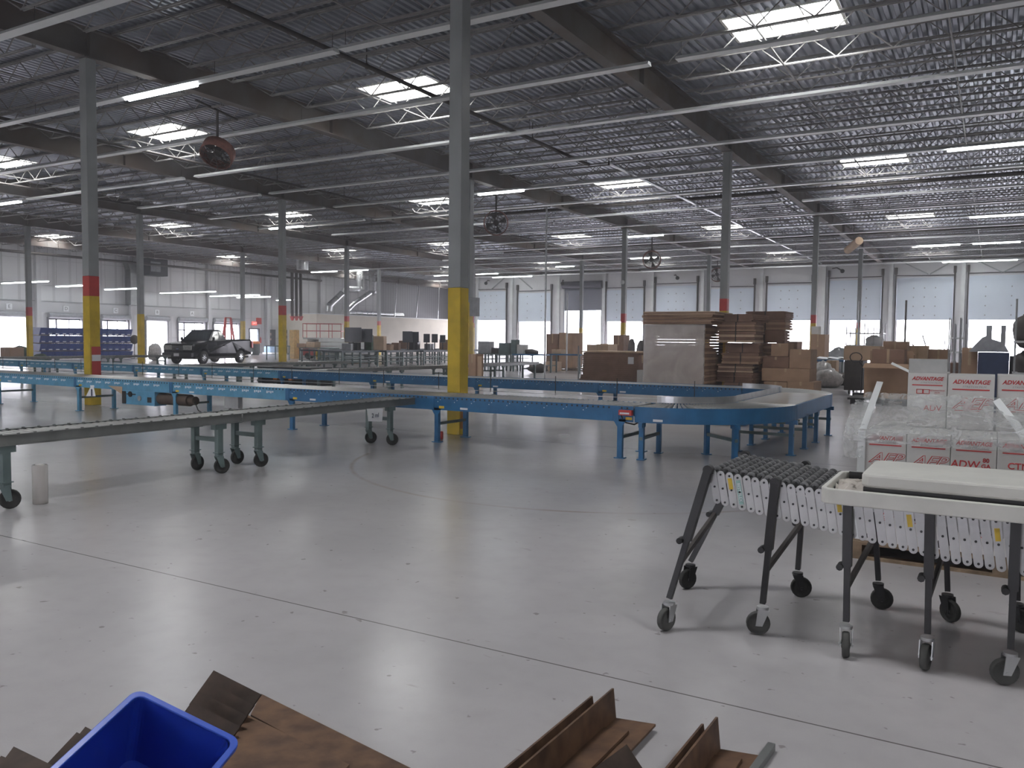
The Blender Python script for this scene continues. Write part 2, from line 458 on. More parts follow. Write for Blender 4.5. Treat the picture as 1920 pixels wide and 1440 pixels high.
# bar joists along x between the girders
J0, J1 = CH + .20, CH + .74     # bottom chord, top
def joist_mesh(L):
    j = MB()
    a = 0.9
    for s in (-1, 1):
        j.box(-L / 2, L / 2, s * .035 - .018, s * .035 + .018, J1 - .045, J1)
        j.box(-L / 2 + a, L / 2 - a, s * .03 - .014, s * .03 + .014, J0, J0 + .032)
    n = 14
    xs = [-L / 2 + a + (L - 2 * a) * k / n for k in range(n + 1)]
    for k in range(n):
        z0, z1 = (J0 + .02, J1 - .03) if k % 2 == 0 else (J1 - .03, J0 + .02)
        j.bar((xs[k], 0, z0), (xs[k + 1], 0, z1), .022, .022)
    j.bar((-L / 2 + .05, 0, J1 - .06), (xs[0], 0, J0 + .02), .025, .025)
    j.bar((L / 2 - .05, 0, J1 - .06), (xs[-1], 0, J0 + .02), .025, .025)
    return j.mesh('trim', M_JOIST)
jm = joist_mesh(SX - .02)
for i in range(-3, 6):
    xa = X0 - SX * i
    for k in range(-16, 63):
        y = Y0 + (k + .5) * SY / 12
        if y < 3.2 or y > YD: continue
        x = xa - SX / 2
        if i == 5: continue
        if x - SX / 2 < XW - 0.1: continue
        if y > YB and x > XN: continue
        if i < 0 and y > 30 and x > 10: continue
        if x > XR: continue
        tn += 1
        o = bpy.data.objects.new('trim_%d' % tn, jm); C.objects.link(o); o.location = (x, y, 0); struct(o)
jshort = joist_mesh(X0 - 5 * SX - XW)
for k in range(-4, 63):
    y = Y0 + (k + .5) * SY / 12
    if y < 15 or y > YD: continue
    tn += 1
    o = bpy.data.objects.new('trim_%d' % tn, jshort); C.objects.link(o); o.location = ((X0 - 5 * SX + XW) / 2, y, 0); struct(o)
# bridging rods running along y under the joists
for i in range(0, 5):
    for fx in (0.33, 0.67):
        x = X0 - SX * (i - 1) - SX * fx
        tn += 1
        g = MB()
        y1 = YB if x > XN else YD
        g.box(x - .015, x + .015, 3, y1, J0 - .03, J0)
        struct(g.build('trim_%d' % tn, M_JOIST))

# ---------------------------------------------------------------- walls
def wall_with_holes(name, plane, fixed, thick, a0, a1, z1, holes, mt):
    # plane 'y': wall runs along x at y=fixed ; 'x': runs along y at x=fixed
    w = MB()
    holes = sorted(holes)
    def seg(s0, s1, zz0, zz1):
        if s1 - s0 < 0.005 or zz1 - zz0 < 0.005: return
        if plane == 'y': w.box(s0, s1, fixed, fixed + thick, zz0, zz1)
        else: w.box(fixed - thick, fixed, s0, s1, zz0, zz1)
    cur = a0
    for (h0, h1, zb, zt) in holes:
        seg(cur, h0, 0, z1)
        seg(h0, h1, zt, z1); seg(h0, h1, 0, zb)
        cur = h1
    seg(cur, a1, 0, z1)
    return struct(w.build(name, mt))
# dock doors in the back wall: x0, x1, head height, curtain bottom
DOCK = [(-44.3, -41.0, 6.1, 3.45), (-39.5, -36.1, 5.85, 3.3), (-34.5, -30.9, 6.6, 4.3), (-30.3, -26.9, 5.95, 3.3), (-25.6, -22.1, 6.2, 3.3),
        (-20.9, -17.3, 5.85, 3.3), (-16.05, -12.75, 6.0, 3.35), (-11.25, -7.65, 6.3, 3.35), (-6.45, -2.8, 6.35, 3.35), (-1.65, 1.95, 6.4, 3.35), (3.6, 7.2, 6.4, 3.35)]
wall_with_holes('wall_back', 'y', YB, .3, XN, XR + .3, DECK + .06, [(a, b, 0, h) for a, b, h, c in DOCK], M_WALL_B)
dn = 0
for (a, b, h, c) in DOCK:
    dn += 1
    e = struct(empty('door_%d' % dn, ((a + b) / 2, YB, 0)))
    w = (b - a) / 2
    dark = dn == 3
    p = MB(); ns = 5
    if not dark:
        for k in range(ns):
            z0 = c + (h + .15 - c) * k / ns; z1 = c + (h + .15 - c) * (k + 1) / ns
            p.box(-w - .05, w + .05, -.10, -.05, z0 + .006, z1 - .006); p.box(-w - .05, w + .05, -.09, -.06, z0, z1)
    else:
        p.box(-w - .1, w + .1, -.10, -.05, c, h)
    p.build('door_panel', M_ROLLUP if dark else M_DOOR, e)
    if not dark:
        q = MB()
        for kx in (-.4, .0, .4) if dn % 2 else (-.45, .45):
            for kz in range(4):
                q.cbox(kx * w, -.105, c + .35 + kz * .68, .07, .012, .09)
        q.build('hinge', M_GREY, e)
        for s_ in (-1, 1):
            tr = MB().box(s_ * (w + .14) - .05, s_ * (w + .14) + .05, -.2, -.02, 0.1, h + .75)
            tr.box(s_ * (w + .14) - .09, s_ * (w + .14) + .09, -.24, -.02, h + .45, h + .95)
            tr.build('door_track', M_DARKPIPE, e)
        MB().cyl((-w - .1, -.14, h + .35), (w + .1, -.14, h + .3 + .04 * (dn % 3)), .035, 8).build('spring_shaft', M_DARKPIPE, e)
    else:
        MB().cyl((-w - .2, -.3, h + .05), (w + .2, -.3, h + .05), .33, 16).build('roll_housing', mat('dark_housing', (0.07, 0.07, 0.085), 0.5), e)
        for s_ in (-1, 1): MB().box(s_ * (w + .1) - .06, s_ * (w + .1) + .06, -.2, -.02, 0, h).build('door_track', M_GREY, e)
# pilasters of the back wall
for x in (-46.0 + 1.8, -40.25, -35.2, -30.6, -26.0, -21.5, -16.6, -11.75, -6.9, -2.1, 2.8):
    if x < XN: continue
    tn += 1
    struct(MB().box(x - .13, x + .13, YB - .28, YB - .01, 0, DECK - .1).build('trim_%d' % tn, M_WHITE))
for (a, b, z0, z1) in ((-6.9, -4.4, 8.1, 6.75), (-2.1, -4.3, 8.1, 6.75), (-2.1, .3, 8.1, 6.75), (2.8, .4, 8.1, 6.75), (-40.25, -42.6, 8.1, 6.4), (-40.25, -38, 8.1, 6.4)):
    tn += 1
    struct(MB().bar((a, YB - .2, z0), (b, YB - .2, z1), .08, .08).build('trim_%d' % tn, M_STEEL))
# eave beam
tn += 1
struct(MB().box(XN, XR, YB - .5, YB - .3, 7.75, 8.05).build('trim_%d' % tn, M_DARKPIPE))
# left wall with dock openings
LD = [(26.0, 28.6), (31.2, 34.3), (35.85, 38.45), (40.1, 42.35), (44.05, 46.05), (47.2, 49.95), (50.95, 53.8)]
LH = 2.80
XD = (55.1, 56.3, 2.35)      # glazed exit door
wall_with_holes('wall_left', 'x', XW, .3, YN, 73.8, DECK + .06, [(a, b, 0, LH) for a, b in LD] + [(XD[0], XD[1], 0, XD[2])], M_WALL_L)
struct(MB().box(XW - .3, XW, 73.8, YD, 0, DECK + .06).build('wall_left_rear', M_WALL_D))
wall_with_holes('wall_rear', 'y', YD, .2, XW, XN, DECK + .06, [(-56.6, -51, 0, 4.8), (-50.4, -45, 0, 4.8)], siding_mat('dark_rear_siding', (0.24, 0.24, 0.25), 0.45, 0.45, 0))  # unseen openings added to throw daylight onto the office wall
struct(MB().box(-90, XN + .2, YD + .3, 150, -1.4, -1.25).build('ground', M_APRON))
wall_with_holes('wall_return', 'x', XN + .3, .3, YB + .3, YD + .2, DECK + .06, [], M_WALL_X)
struct(MB().box(XR, XR + .3, YN, YB + .3, 0, DECK + .06).build('wall_right', M_WALL_D))
wall_with_holes('wall_front', 'y', YN - .3, .3, XW - .3, XR + .3, DECK + .06, [(x, x + 3.4, 0, 3.3) for x in (-26, -5)], M_WALL_B)  # unseen openings added to light the sides facing the camera
struct(MB().box(-70, 40, -70, YN - .35, -1.4, -1.25).build('ground', M_APRON))
# pale dock band, pilasters, roll-up housings on the left wall
tn += 1
struct(MB().box(XW + .01, XW + .10, YN, 54.4, 4.02, 4.08).build('trim_%d' % tn, M_STEEL))
tn += 1
struct(MB().box(XW, XW + .05, YN, 54.4, 3.25, 4.0).build('trim_%d' % tn, M_CONC))
for y in (27.3, 35.0, 42.6, 50.3, 57.2, 64.5):
    tn += 1
    struct(MB().box(XW + .06, XW + .36, y - .16, y + .16, 0, DECK - .1).build('trim_%d' % tn, M_CONC))
for k, (a, b) in enumerate(LD):
    dn += 1
    e = struct(empty('door_%d' % dn, (XW, (a + b) / 2, 0)))
    w = (b - a) / 2
    MB().cyl((.24, -w - .1, LH + .22), (.24, w + .1, LH + .22), .2, 14).build('roll_housing', M_GREY, e)
    for s_ in (-1, 1): MB().box(.0, .14, s_ * (w + .05) - .06, s_ * (w + .05) + .06, 0, LH + .1).build('door_track', mat('track_grey', (0.2, 0.2, 0.21), 0.5), e)
    if k in (2, 3, 5, 6):
        gm = MB()
        gm.box(-.2, -.14, -w, w, LH - .12, LH)
        if k != 6: gm.box(-.2, -.14, -w + w * .5, -w + w * .5 + .12, 0, LH)
        gm.box(-.2, -.14, w * .3, w * .3 + .05, 0, LH)
        if k in (5,): gm.box(-.2, -.14, -w, w, LH - .75, LH - .65)
        gm.build('door_frame', mat('dark_mullion', (0.12, 0.13, 0.16), 0.5), e)  # frame bars, one dark blue-grey throughout
# a parked trailer seen through one opening, dock numbers above the openings
for k, (y, t) in enumerate(((33.0, 'E'), (37.2, 'D'), (41.3, 'C'), (45.1, 'B'), (48.6, 'A'))):
    e = empty('dock_number_sign', (XW + .08, y, 3.55), label='white dock sign above the %s opening of the left wall' % ORD[k + 1], cat='sign', group='dock signs')
    MB().cbox(0, 0, 0, .02, .42, .42).build('sign_plate', M_PAPER, e)
    text(t, .34, e, (.012, 0, 0), (R(90), 0, R(90)), M_BLACK)
# exit door, dark door, exit sign
dn += 1
e = struct(empty('door_%d' % dn, (XW, (XD[0] + XD[1]) / 2, 0)))
fr = MB(); hw = (XD[1] - XD[0]) / 2
for s_ in (-1, 1): fr.box(-.1, .08, s_ * hw - .05, s_ * hw + .05, 0, XD[2])
fr.box(-.1, .08, -hw, hw, XD[2] - .06, XD[2] + .04); fr.box(-.1, -.05, -hw, hw, 0, .5)
fr.build('door_frame', M_DDOOR, e)
MB().box(-.08, -.06, -hw, hw, .5, XD[2] - .06).build('door_glass', film_mat('door_glass', (0.25, 0.45, 0.6), .5, .05, .5), e)
for (y0, y1, h, nm) in ((57.35, 58.35, 2.3, 'door'), (59.6, 60.15, 2.3, 'door')):
    dn += 1
    e = struct(empty('door_%d' % dn, (XW, (y0 + y1) / 2, 0)))
    w = (y1 - y0) / 2
    MB().box(.01, .08, -w, w, 0, h).build('door_leaf', M_DDOOR, e)
    if dn % 2 == 0 or True:
        MB().cbox(.09, -w * .45, 1.85, .01, .35, .25).cbox(.09, -w * .4, 1.35, .01, .3, .2).build('door_notice', mat('pinkish_notice', (0.6, 0.42, 0.38), .7), e)
e = empty('exit_sign', (XW + .045, 55.7, 2.85), label='red lit exit sign above the glazed door in the left wall', cat='sign')
MB().cbox(0, 0, 0, .08, .62, .36).build('sign_box', mat('lit_red_sign', (0.95, 0.16, 0.13), .4, emit=.6), e)
text('EXIT', .25, e, (.045, 0, 0), (R(90), 0, R(90)), mat('exit_letters', (1, .8, .75), .4, emit=.8))
# office box
office = struct(MB().box(XW + .01, -57, 59.9, 83.0, 0, 3.85).build('wall_office', M_OFFICE))
tn += 1
struct(MB().box(XW + .01, -56.95, 59.85, 83.0, 3.85, 3.93).build('trim_%d' % tn, M_WHITE))

# ---------------------------------------------------------------- columns
def column(i, j, red, yel, label, extra=None):
    x, y = X0 - SX * i, Y0 + SY * j
    e = empty('steel_column', (x, y, 0), label=label, cat='column', group='steel columns')
    h = 0.12
    MB().box(-h, h, -h, h, yel + .002 if not red else red + .002, CH - .025).build('shaft', M_STEEL, e, bevel=.008)
    if red: MB().box(-h - .001, h + .001, -h - .001, h + .001, yel, red).build('red_band', M_RED, e, bevel=.008)
    MB().box(-h - .002, h + .002, -h - .002, h + .002, 0.002, yel).build('yellow_band', M_YEL, e, bevel=.008)
    MB().cbox(0, 0, CH - .012, .36, .36, .022).build('cap_plate', M_GIRD, e)
    return e
cols = [
 (1, 0, 2.86, 2.42, 'left near steel column with a red and yellow base behind the blue conveyor'),
 (0, 0, 0, 2.38, 'tall near steel column in the picture centre, grey over a yellow base'),
 (0, 1, 2.94, 2.55, 'grey column with red band rising behind the tall stack of flattened cartons'),
 (0, 2, 2.9, 2.5, 'grey column right of the cardboard stacks, in front of the dock doors'),
 (0, 3, 2.9, 2.5, 'farthest thin grey column at right, by the wire racks and dock doors'),
 (1, 1, 0, 2.95, 'column nearly hidden right behind the tall centre column'),
 (1, 2, 3.03, 2.54, 'column with red and yellow bands beside the bright dock opening'),
 (1, 3, 2.9, 2.5, 'thin far column seen just left of the red banded column behind the carton stacks'),
 (2, 1, 2.95, 2.53, 'column with red over yellow base between the truck and the workbenches'),
 (2, 2, 2.95, 2.55, 'distant column mostly covered by the tall centre column, beside the nearer hidden one'),
 (2, 3, 0, 2.5, 'far grey column standing in front of the dark roll-up door'),
 (3, 1, 0, 2.64, 'column with a plain yellow base just left of the pickup truck'),
 (3, 2, 2.99, 2.64, 'column before the cream office wall, red band, behind the dark screens'),
 (3, 3, 2.9, 2.5, 'far column hidden behind the tall centre column near the first dock door'),
 (4, 1, 3.09, 2.61, 'far left column with a faint red and yellow base by the bright dock opening'),
 (4, 2, 0, 2.69, 'column with a yellow base right behind the bed of the pickup truck'),
 (4, 3, 3.07, 2.7, 'column with red band where the pale and bright parts of the office wall meet'),
]
CO = {}
for c_ in cols: CO[c_[:2]] = column(*c_)
# red wrap and label on the left near column
o = MB().box(.1225, .128, -.09, .123, .62, 1.30).build('red_wrap', M_RED, CO[(1, 0)])
MB().box(.1285, .131, -.09, .12, .98, 1.12).build('white_label', M_PAPER, CO[(1, 0)])
MB().box(.123, .127, -.1, .1, .1, .55).build('rust_stain', mat('orange_rust', (0.45, 0.2, 0.04), .7), CO[(0, 0)])
# ---------------------------------------------------------------- strip lights
HANG = {}
def strip(xa, xb, y, z, lit, label):
    if xa > xb: xa, xb = xb, xa
    e = empty('strip_light', ((xa + xb) / 2, y, z), label=label, cat='light', group='overhead strip lights')
    L = xb - xa
    b = MB(); b.prism([(-.115, .0), (.115, .0), (.07, .075), (-.07, .075)], -L / 2, L / 2, 'yz')
    b.build('fixture_body', M_STRIP, e)
    k = int(L / 3.6) + 1
    hm = HANG.setdefault(z, None)
    for q in range(k + 1):
        xx = -L / 2 + .1 + (L - .2) * q / max(1, k)
        if hm is None:
            h = MB().cyl((0, 0, .07), (0, 0, J0 - z + .02), .006, 5).build('hanger_wire', M_DARKPIPE, e, (xx, 0, 0)); hm = HANG[z] = h.data
        else:
            h = bpy.data.objects.new('hanger_wire', hm); C.objects.link(h); h.parent = e; h.location = (xx, 0, 0)
    for (l0, l1) in lit:
        l0 -= (xa + xb) / 2; l1 -= (xa + xb) / 2
        nt_ = max(1, round(abs(l1 - l0) / 1.22)); st = (l1 - l0) / nt_
        for q in range(nt_):
            t = MB().cyl((l0 + st * q + .02, -.055, -.035), (l0 + st * (q + 1) - .02, -.055, -.035), .034, 10)
            t.cyl((l0 + st * q + .02, .055, -.035), (l0 + st * (q + 1) - .02, .055, -.035), .034, 10)
            t.build('lit_tube', M_TUBE, e)
    return e
ZS = 7.42
def YS(k): return Y0 + (2 * k - 1) * SY / 8
rows = [(YS(0), [(-36, -6.0, [])], 'nearest'), (YS(1), [(-37, -11.9, [(-18.75, -16.2)]), (-11.75, -4.6, [])], 'second'),
        (YS(2), [(-40, -6.55, []), (-5.95, 6, [])], 'third'), (YS(3), [(-44, -37.2, [(-39.6, -37.2)]), (-36.6, -26.4, []), (-25.7, 6, [])], 'fourth'),
        (YS(4), [(-34.4, -26.5, []), (-25.9, 6, [])], 'fifth'), (YS(5), [(-34.2, -26.5, []), (-25.9, 6, [(-18.2, -16.1), (-1.45, 1.0)])], 'sixth'),
        (YS(6), [(-34.8, -27.4, [(-34.0, -31.6)]), (-26.8, 6, [])], 'seventh'), (YS(7), [(-33.0, -7.9, []), (-7.1, 6, [])], 'eighth'),
        (YS(8), [(-34.5, 6, [])], 'ninth'), (YS(9), [(-30.0, 6, [(-18.2, -15.9), (-1.2, 1.0)])], 'tenth'),
        (YS(10), [(-30.0, 6, [])], 'eleventh'), (YS(11), [(-36.0, 6, [])], 'twelfth'), (YS(12), [(-53, 6, [(-53, -50), (-48.5, -46.5), (-4.2, -1.9), (-1.3, 1.1), (-22.5, -20.5)])], 'thirteenth'),
        (YS(13), [(-46, 6, [(-30.4, -28.8)])], 'fourteenth'), (YS(14), [(-46, 6, [(-45.0, -43.5), (-40.4, -38.1)])], 'fifteenth'), (YS(15), [(-43.5, 6, [(-41.0, -36.8), (-3.4, 1.2)])], 'sixteenth')]
for y, parts, nm in rows:
    for k, (a, b, lit) in enumerate(parts):
        side = '' if len(parts) == 1 else (', its right length' if k == len(parts) - 1 else (', its left length' if k == 0 else ', its middle length'))
        strip(a, b, y, ZS, lit, 'white strip light, %s row from the camera%s%s' % (nm, side, ', with a lit section' if lit else ', unlit'))
for k, (xa, xb, y) in enumerate(((-60.3, -54.6, 31.8), (-60.2, -55.0, 35.4), (-60.1, -55.6, 39.9), (-60.3, -53.4, 45.2), (-60.3, -54.0, 49.4), (-59.8, -55.4, 52.5), (-60.1, -57.7, 57.6))):
    y = Y0 + (round((y - Y0) / (SY / 12) - .5) + .5) * SY / 12
    strip(xa, xb, y, 5.15, [(xa + .1, xb - .1)], 'low lit strip light near the left wall, %s of the low row from the left' % ORD[k])

# ---------------------------------------------------------------- pipes and fans under the roof
def pipe(name, pts, r, mt, label, cat='pipe', hang=True, n=10):
    e = empty(name, pts[0], label=label, cat=cat)
    p0 = Vector(pts[0])
    MB().tube([Vector(p) - p0 for p in pts], r, n).build('pipe_run', mt, e)
    if hang:
        hme = MB().cyl((0, 0, 0), (0, 0, J0 - p0.z + .3), .012, 5).cbox(0, 0, 0, .05, .05, r * 2.4).mesh('pipe_hanger', M_DARKPIPE)
        for a, b in zip(pts[:-1], pts[1:]):
            a = Vector(a); b = Vector(b); L = (b - a).length
            for q in range(int(L / 3.8) + 1):
                h = bpy.data.objects.new('pipe_hanger', hme); C.objects.link(h); h.parent = e
                h.location = a + (b - a) * min(1, q * 3.8 / L) - p0
    return e
pipe('sprinkler_pipe', [(-12.2, 3, 7.56), (-12.2, 26, 7.56)], .05, M_DARKPIPE, 'dark sprinkler pipe running away overhead just left of the centre column')
pipe('sprinkler_pipe', [(-11.5, 26.1, 7.56), (-11.5, 66, 7.56)], .05, M_GALV, 'bright far length of the overhead sprinkler pipe running towards the dock doors')  # galvanised colour stands in for light on the far length
pipe('sprinkler_main', [(-33, 34.9, 7.70), (8, 34.9, 7.70)], .07, M_DARKPIPE, 'thick dark main pipe crossing the ceiling from left to right')
pipe('sprinkler_main', [(-30, 50.2, 7.70), (8, 50.2, 7.70)], .07, M_DARKPIPE, 'dark pipe crossing the far ceiling in front of the dock doors')
pipe('sprinkler_pipe', [(-24.1, 8, 7.56), (-24.1, 60, 7.56)], .045, M_DARKPIPE, 'thin dark pipe running away overhead left of the hanging fans')
pipe('sprinkler_pipe', [(-34.4, 12, 7.56), (-34.4, 60, 7.56)], .045, M_DARKPIPE, 'thin dark pipe running away overhead above the pickup truck')
pipe('wall_pipe', [(-58.3, 22, 7.25), (-58.3, 62, 7.25)], .1, M_DARKPIPE, 'long dark pipe hung along the top of the left wall', hang=True)
def fan(x, y, zc, r, label, tilt=.5, rot=0):
    e = empty('drum_fan', (x, y, zc), rot, label=label, cat='fan', group='hanging drum fans')
    mt = Matrix.Rotation(tilt, 4, 'X')
    sh = MB().lathe([(r, -.16), (r * 1.08, -.16), (r * 1.08, .16), (r, .16), (r, -.16)], n=24, axis='y').build('fan_drum', M_FANB, e)
    cg = MB()
    for s_ in (-1, 1):
        for rr in (.25, .5, .75):
            cg.lathe([(r * rr - .008, s_ * .17), (r * rr + .008, s_ * .17), (r * rr, s_ * .185), (r * rr - .008, s_ * .17)], n=20, axis='y')
        for k in range(10):
            t = k * math.pi / 5
            cg.bar((0, s_ * .18, 0), (math.cos(t) * r, s_ * .17, math.sin(t) * r), .012, .012)
    cage = cg.build('fan_guard', M_DARKPIPE, e)
    bl = MB()
    for k in range(4):
        t = k * math.pi / 2 + .3
        c_, s2 = math.cos(t), math.sin(t)
        bl.quad((c_ * .08, -.04, s2 * .08), (c_ * r * .9 - s2 * .13, -.06, s2 * r * .9 + c_ * .13), (c_ * r * .9 + s2 * .13, .06, s2 * r * .9 - c_ * .13), (c_ * .08, .05, s2 * .08))
    blades = bl.build('fan_blade', M_DARKPIPE, e)
    mo = MB().cyl((0, -.02, 0), (0, .28, 0), .12, 14).build('fan_motor', M_DARKPIPE, e)
    for o in (sh, cage, blades, mo): o.rotation_euler.x = tilt
    MB().cyl((0, 0, r * .5), (0, 0, J0 - zc + .02), .035, 8).bar((0, -1.0, J0 - zc + .01), (0, 1.0, J0 - zc + .01), .05, .05).build('drop_rod', M_DARKPIPE, e)
    return e
f0 = on_y(408, 287, 15.9); fan(f0.x, 15.9, f0.z, .42, 'rusty drum fan on a drop rod, nearest, high at upper left', .9, .3)
f0 = on_y(930, 418, 31.0); fan(f0.x, 31.0, f0.z, .5, 'rusty drum fan hanging just right of the centre column', .2, .5)
f0 = on_y(1222, 487, 46.4); fan(f0.x, 46.4, f0.z, .5, 'distant drum fan hanging above the wrapped carton stack', .3, .5)
f0 = on_y(1345, 515, 62.0); fan(f0.x, 62.0, f0.z, .5, 'farthest small drum fan before the dock doors', .3, .5)
# thin pole by the far end
p0 = at(1021, 714); MB().cyl((0, 0, 0), (0, 0, 6.6), .035, 10).build('steel_pole', M_GALV, None, p0)
o = C.objects['steel_pole']; tag(o, 'thin bright vertical pole standing beyond the blue conveyor', 'pole')
p0 = at(1062, 697); o = MB().cyl((0, 0, 0), (0, 0, 3.9), .04, 8).build('steel_post', M_GALV, None, p0)
tag(o, 'short thin post left of the bright dock opening', 'post')
p0 = at(1084, 714); o = MB().cyl((0, 0, 0), (0, 0, 1.35), .03, 8).build('steel_post', M_GREY, None, p0)
tag(o, 'low grey post just left of the brown carton block', 'post')

# ---------------------------------------------------------------- blue powered conveyor (a U on legs)
CW = 0.83          # width over the rails
RT = 0.70          # roller top
def leg_pair(parent, x, y0, y1, mt, name='leg', brace=True, top=.52):
    for y in (y0, y1):
        g = MB().box(x - .035, x + .035, y - .028, y + .028, 0.01, top)
        g.box(x - .07, x + .07, y - .05, y + .05, 0.0, .012)
        s_ = -1 if y == y0 else 1
        g.prism([(x - .10, top), (x - .035, top - .10), (x + .035, top - .10), (x + .10, top)], y + s_ * .028, y + s_ * .034, 'xz')
        g.build(name, mt, parent)
    if brace: MB().box(x - .02, x + .02, y0, y1, .26, .30).build('cross_brace', M_GRNG, parent)
def rail(mb, x0, x1, y, s_, slots=0):
    mb.box(x0, x1, y - .004, y + .004, .49, RT - .005)
    mb.box(x0, x1, min(y, y - s_ * .03), max(y, y - s_ * .03), .49, .494); mb.box(x0, x1, min(y, y - s_ * .03), max(y, y - s_ * .03), RT - .009, RT - .005)
def blue_section(L, mt, legs=(.12,), rollers=True, white=False):
    e = empty('conveyor_section')
    for y, s_ in ((0, -1), (CW, 1)):
        r = MB(); rail(r, 0, L, y, s_)
        n = int(L / .078)
        for k in range(n):
            x = .04 + k * .078
            r.box(x - .012, x + .012, y + s_ * .004 - .0015, y + s_ * .004 + .0015, RT - .042, RT - .018, 1)
        for k in range(int(L / .3)):
            x = .15 + k * .3
            if white:  # white ticks stand in for light reflecting through the rail slots
                for q in range(4): r.box(x + q * .045 - .015, x + q * .045 + .015, y + s_ * .005 - .001, y + s_ * .005 + .001, RT - .105 + (q % 2) * .012, RT - .066, 2)
            else:
                r.box(x - .006, x + .006, y + s_ * .005 - .001, y + s_ * .005 + .001, RT - .09, RT - .078, 2)
                r.box(x + .04, x + .05, y + s_ * .005 - .001, y + s_ * .005 + .001, RT - .06, RT - .05, 2)
        r.build('side_rail', [mt, M_BLACK, M_PAPER], e)
    g = MB().box(0.0, .08, -.012, -.005, .49, RT - .01).build('splice_plate', M_BLUE, e)
    st = MB().cbox(.22, -.008, .535, .09, .006, .035); st.build('yellow_sticker', M_LABEL, e)
    st = MB().cbox(.62, -.008, .53, .13, .006, .03).build('white_sticker', M_PAPER, e)
    if rollers:
        me = MB().cyl((0, .012, RT - .024), (0, CW - .012, RT - .024), .024, 10).mesh('roller', M_ROLL)
        for k in range(int(L / .078)):
            o = bpy.data.objects.new('roller', me); C.objects.link(o); o.parent = e; o.location.x = .04 + k * .078
    else:
        MB().box(0, L, .03, CW - .03, RT - .05, RT - .01).build('belt', M_RAILG, e)
    for x in legs: leg_pair(e, x + .0001, .03, CW - .03, mt)
    return e
NEARY = 10.09
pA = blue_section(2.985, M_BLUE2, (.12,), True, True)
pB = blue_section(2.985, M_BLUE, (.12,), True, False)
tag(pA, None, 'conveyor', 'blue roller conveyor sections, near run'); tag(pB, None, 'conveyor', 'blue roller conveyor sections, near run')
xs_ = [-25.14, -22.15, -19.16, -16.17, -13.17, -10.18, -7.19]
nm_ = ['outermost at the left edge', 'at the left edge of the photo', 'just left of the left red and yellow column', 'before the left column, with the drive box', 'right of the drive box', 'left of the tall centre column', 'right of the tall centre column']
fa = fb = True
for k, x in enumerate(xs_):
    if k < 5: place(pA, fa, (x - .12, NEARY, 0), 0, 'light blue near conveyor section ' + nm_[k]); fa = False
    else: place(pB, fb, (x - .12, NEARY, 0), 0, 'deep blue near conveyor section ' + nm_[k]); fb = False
# curve sections
def curve(rin, rout, mt, n=17, guard=False):
    e = empty('conveyor_curve')
    N = 24
    for r_, s_ in ((rin, -1), (rout, 1)):
        g = MB()
        for k in range(N):
            a, b = math.pi / 2 * k / N, math.pi / 2 * (k + 1) / N
            for (ra, rb, za, zb) in ((r_ - .004, r_ + .004, .49, RT - .005),):
                p = [(math.cos(t) * rr, math.sin(t) * rr, z) for t in (a, b) for rr in (ra, rb) for z in (za, zb)]
                g.add(p, [(0, 1, 3, 2), (4, 6, 7, 5), (0, 4, 5, 1), (2, 3, 7, 6), (0, 2, 6, 4), (1, 5, 7, 3)])
        g.build('side_rail', mt, e)
    me = MB().cyl((rin + .012, 0, RT - .022), (rout - .012, 0, RT - .030), .017, 12, r2=.029).mesh('tapered_roller', M_ROLL)
    for k in range(n * 2):
        o = bpy.data.objects.new('tapered_roller', me); C.objects.link(o); o.parent = e; o.rotation_euler.z = math.pi / 2 * (k + .5) / (n * 2)
    for a in (3, 45, 87):
        for r_ in (rin + .04, rout - .04):
            x, y = math.cos(R(a)) * r_, math.sin(R(a)) * r_
            MB().cbox(x, y, .265, .06, .06, .51, rz=R(a)).cbox(x, y, .006, .12, .1, .012, rz=R(a)).cbox(x, y, .46, .16, .05, .06, rz=R(a)).build('leg', mt, e)
        MB().bar((math.cos(R(a)) * rin, math.sin(R(a)) * rin, .28), (math.cos(R(a)) * rout, math.sin(R(a)) * rout, .28), .04, .04).build('cross_brace', M_GRNG, e)
    if guard:
        g = MB()
        for k in range(N):
            a, b = math.pi / 2 * k / N, math.pi / 2 * (k + 1) / N
            p = [(math.cos(t) * rr, math.sin(t) * rr, z) for t in (a, b) for rr in (rin + .0, rin + .012) for z in (RT, RT + .09)]
            g.add(p, [(0, 1, 3, 2), (4, 6, 7, 5), (0, 4, 5, 1), (2, 3, 7, 6), (0, 2, 6, 4), (1, 5, 7, 3)])
        g.build('guard_rail', M_GALV, e)
    return e
c1 = curve(.87, 1.70, M_BLUE, guard=True)
c1.location = (-4.02, NEARY + 1.70, 0); c1.rotation_euler.z = R(-90)
tag(c1, 'near blue conveyor curve with tapered zinc rollers at the right end', 'conveyor')
c2 = curve(.87, 1.70, M_BLUE, guard=True)
c2.location = (-4.02, 14.55, 0)
tag(c2, 'far blue conveyor curve behind the bright straight belt', 'conveyor')
ss = blue_section(.28, M_BLUE, (.09,), True); ss.location = (-4.32, NEARY, 0)
tag(ss, 'short blue filler piece joining the near run to the near curve', 'conveyor')
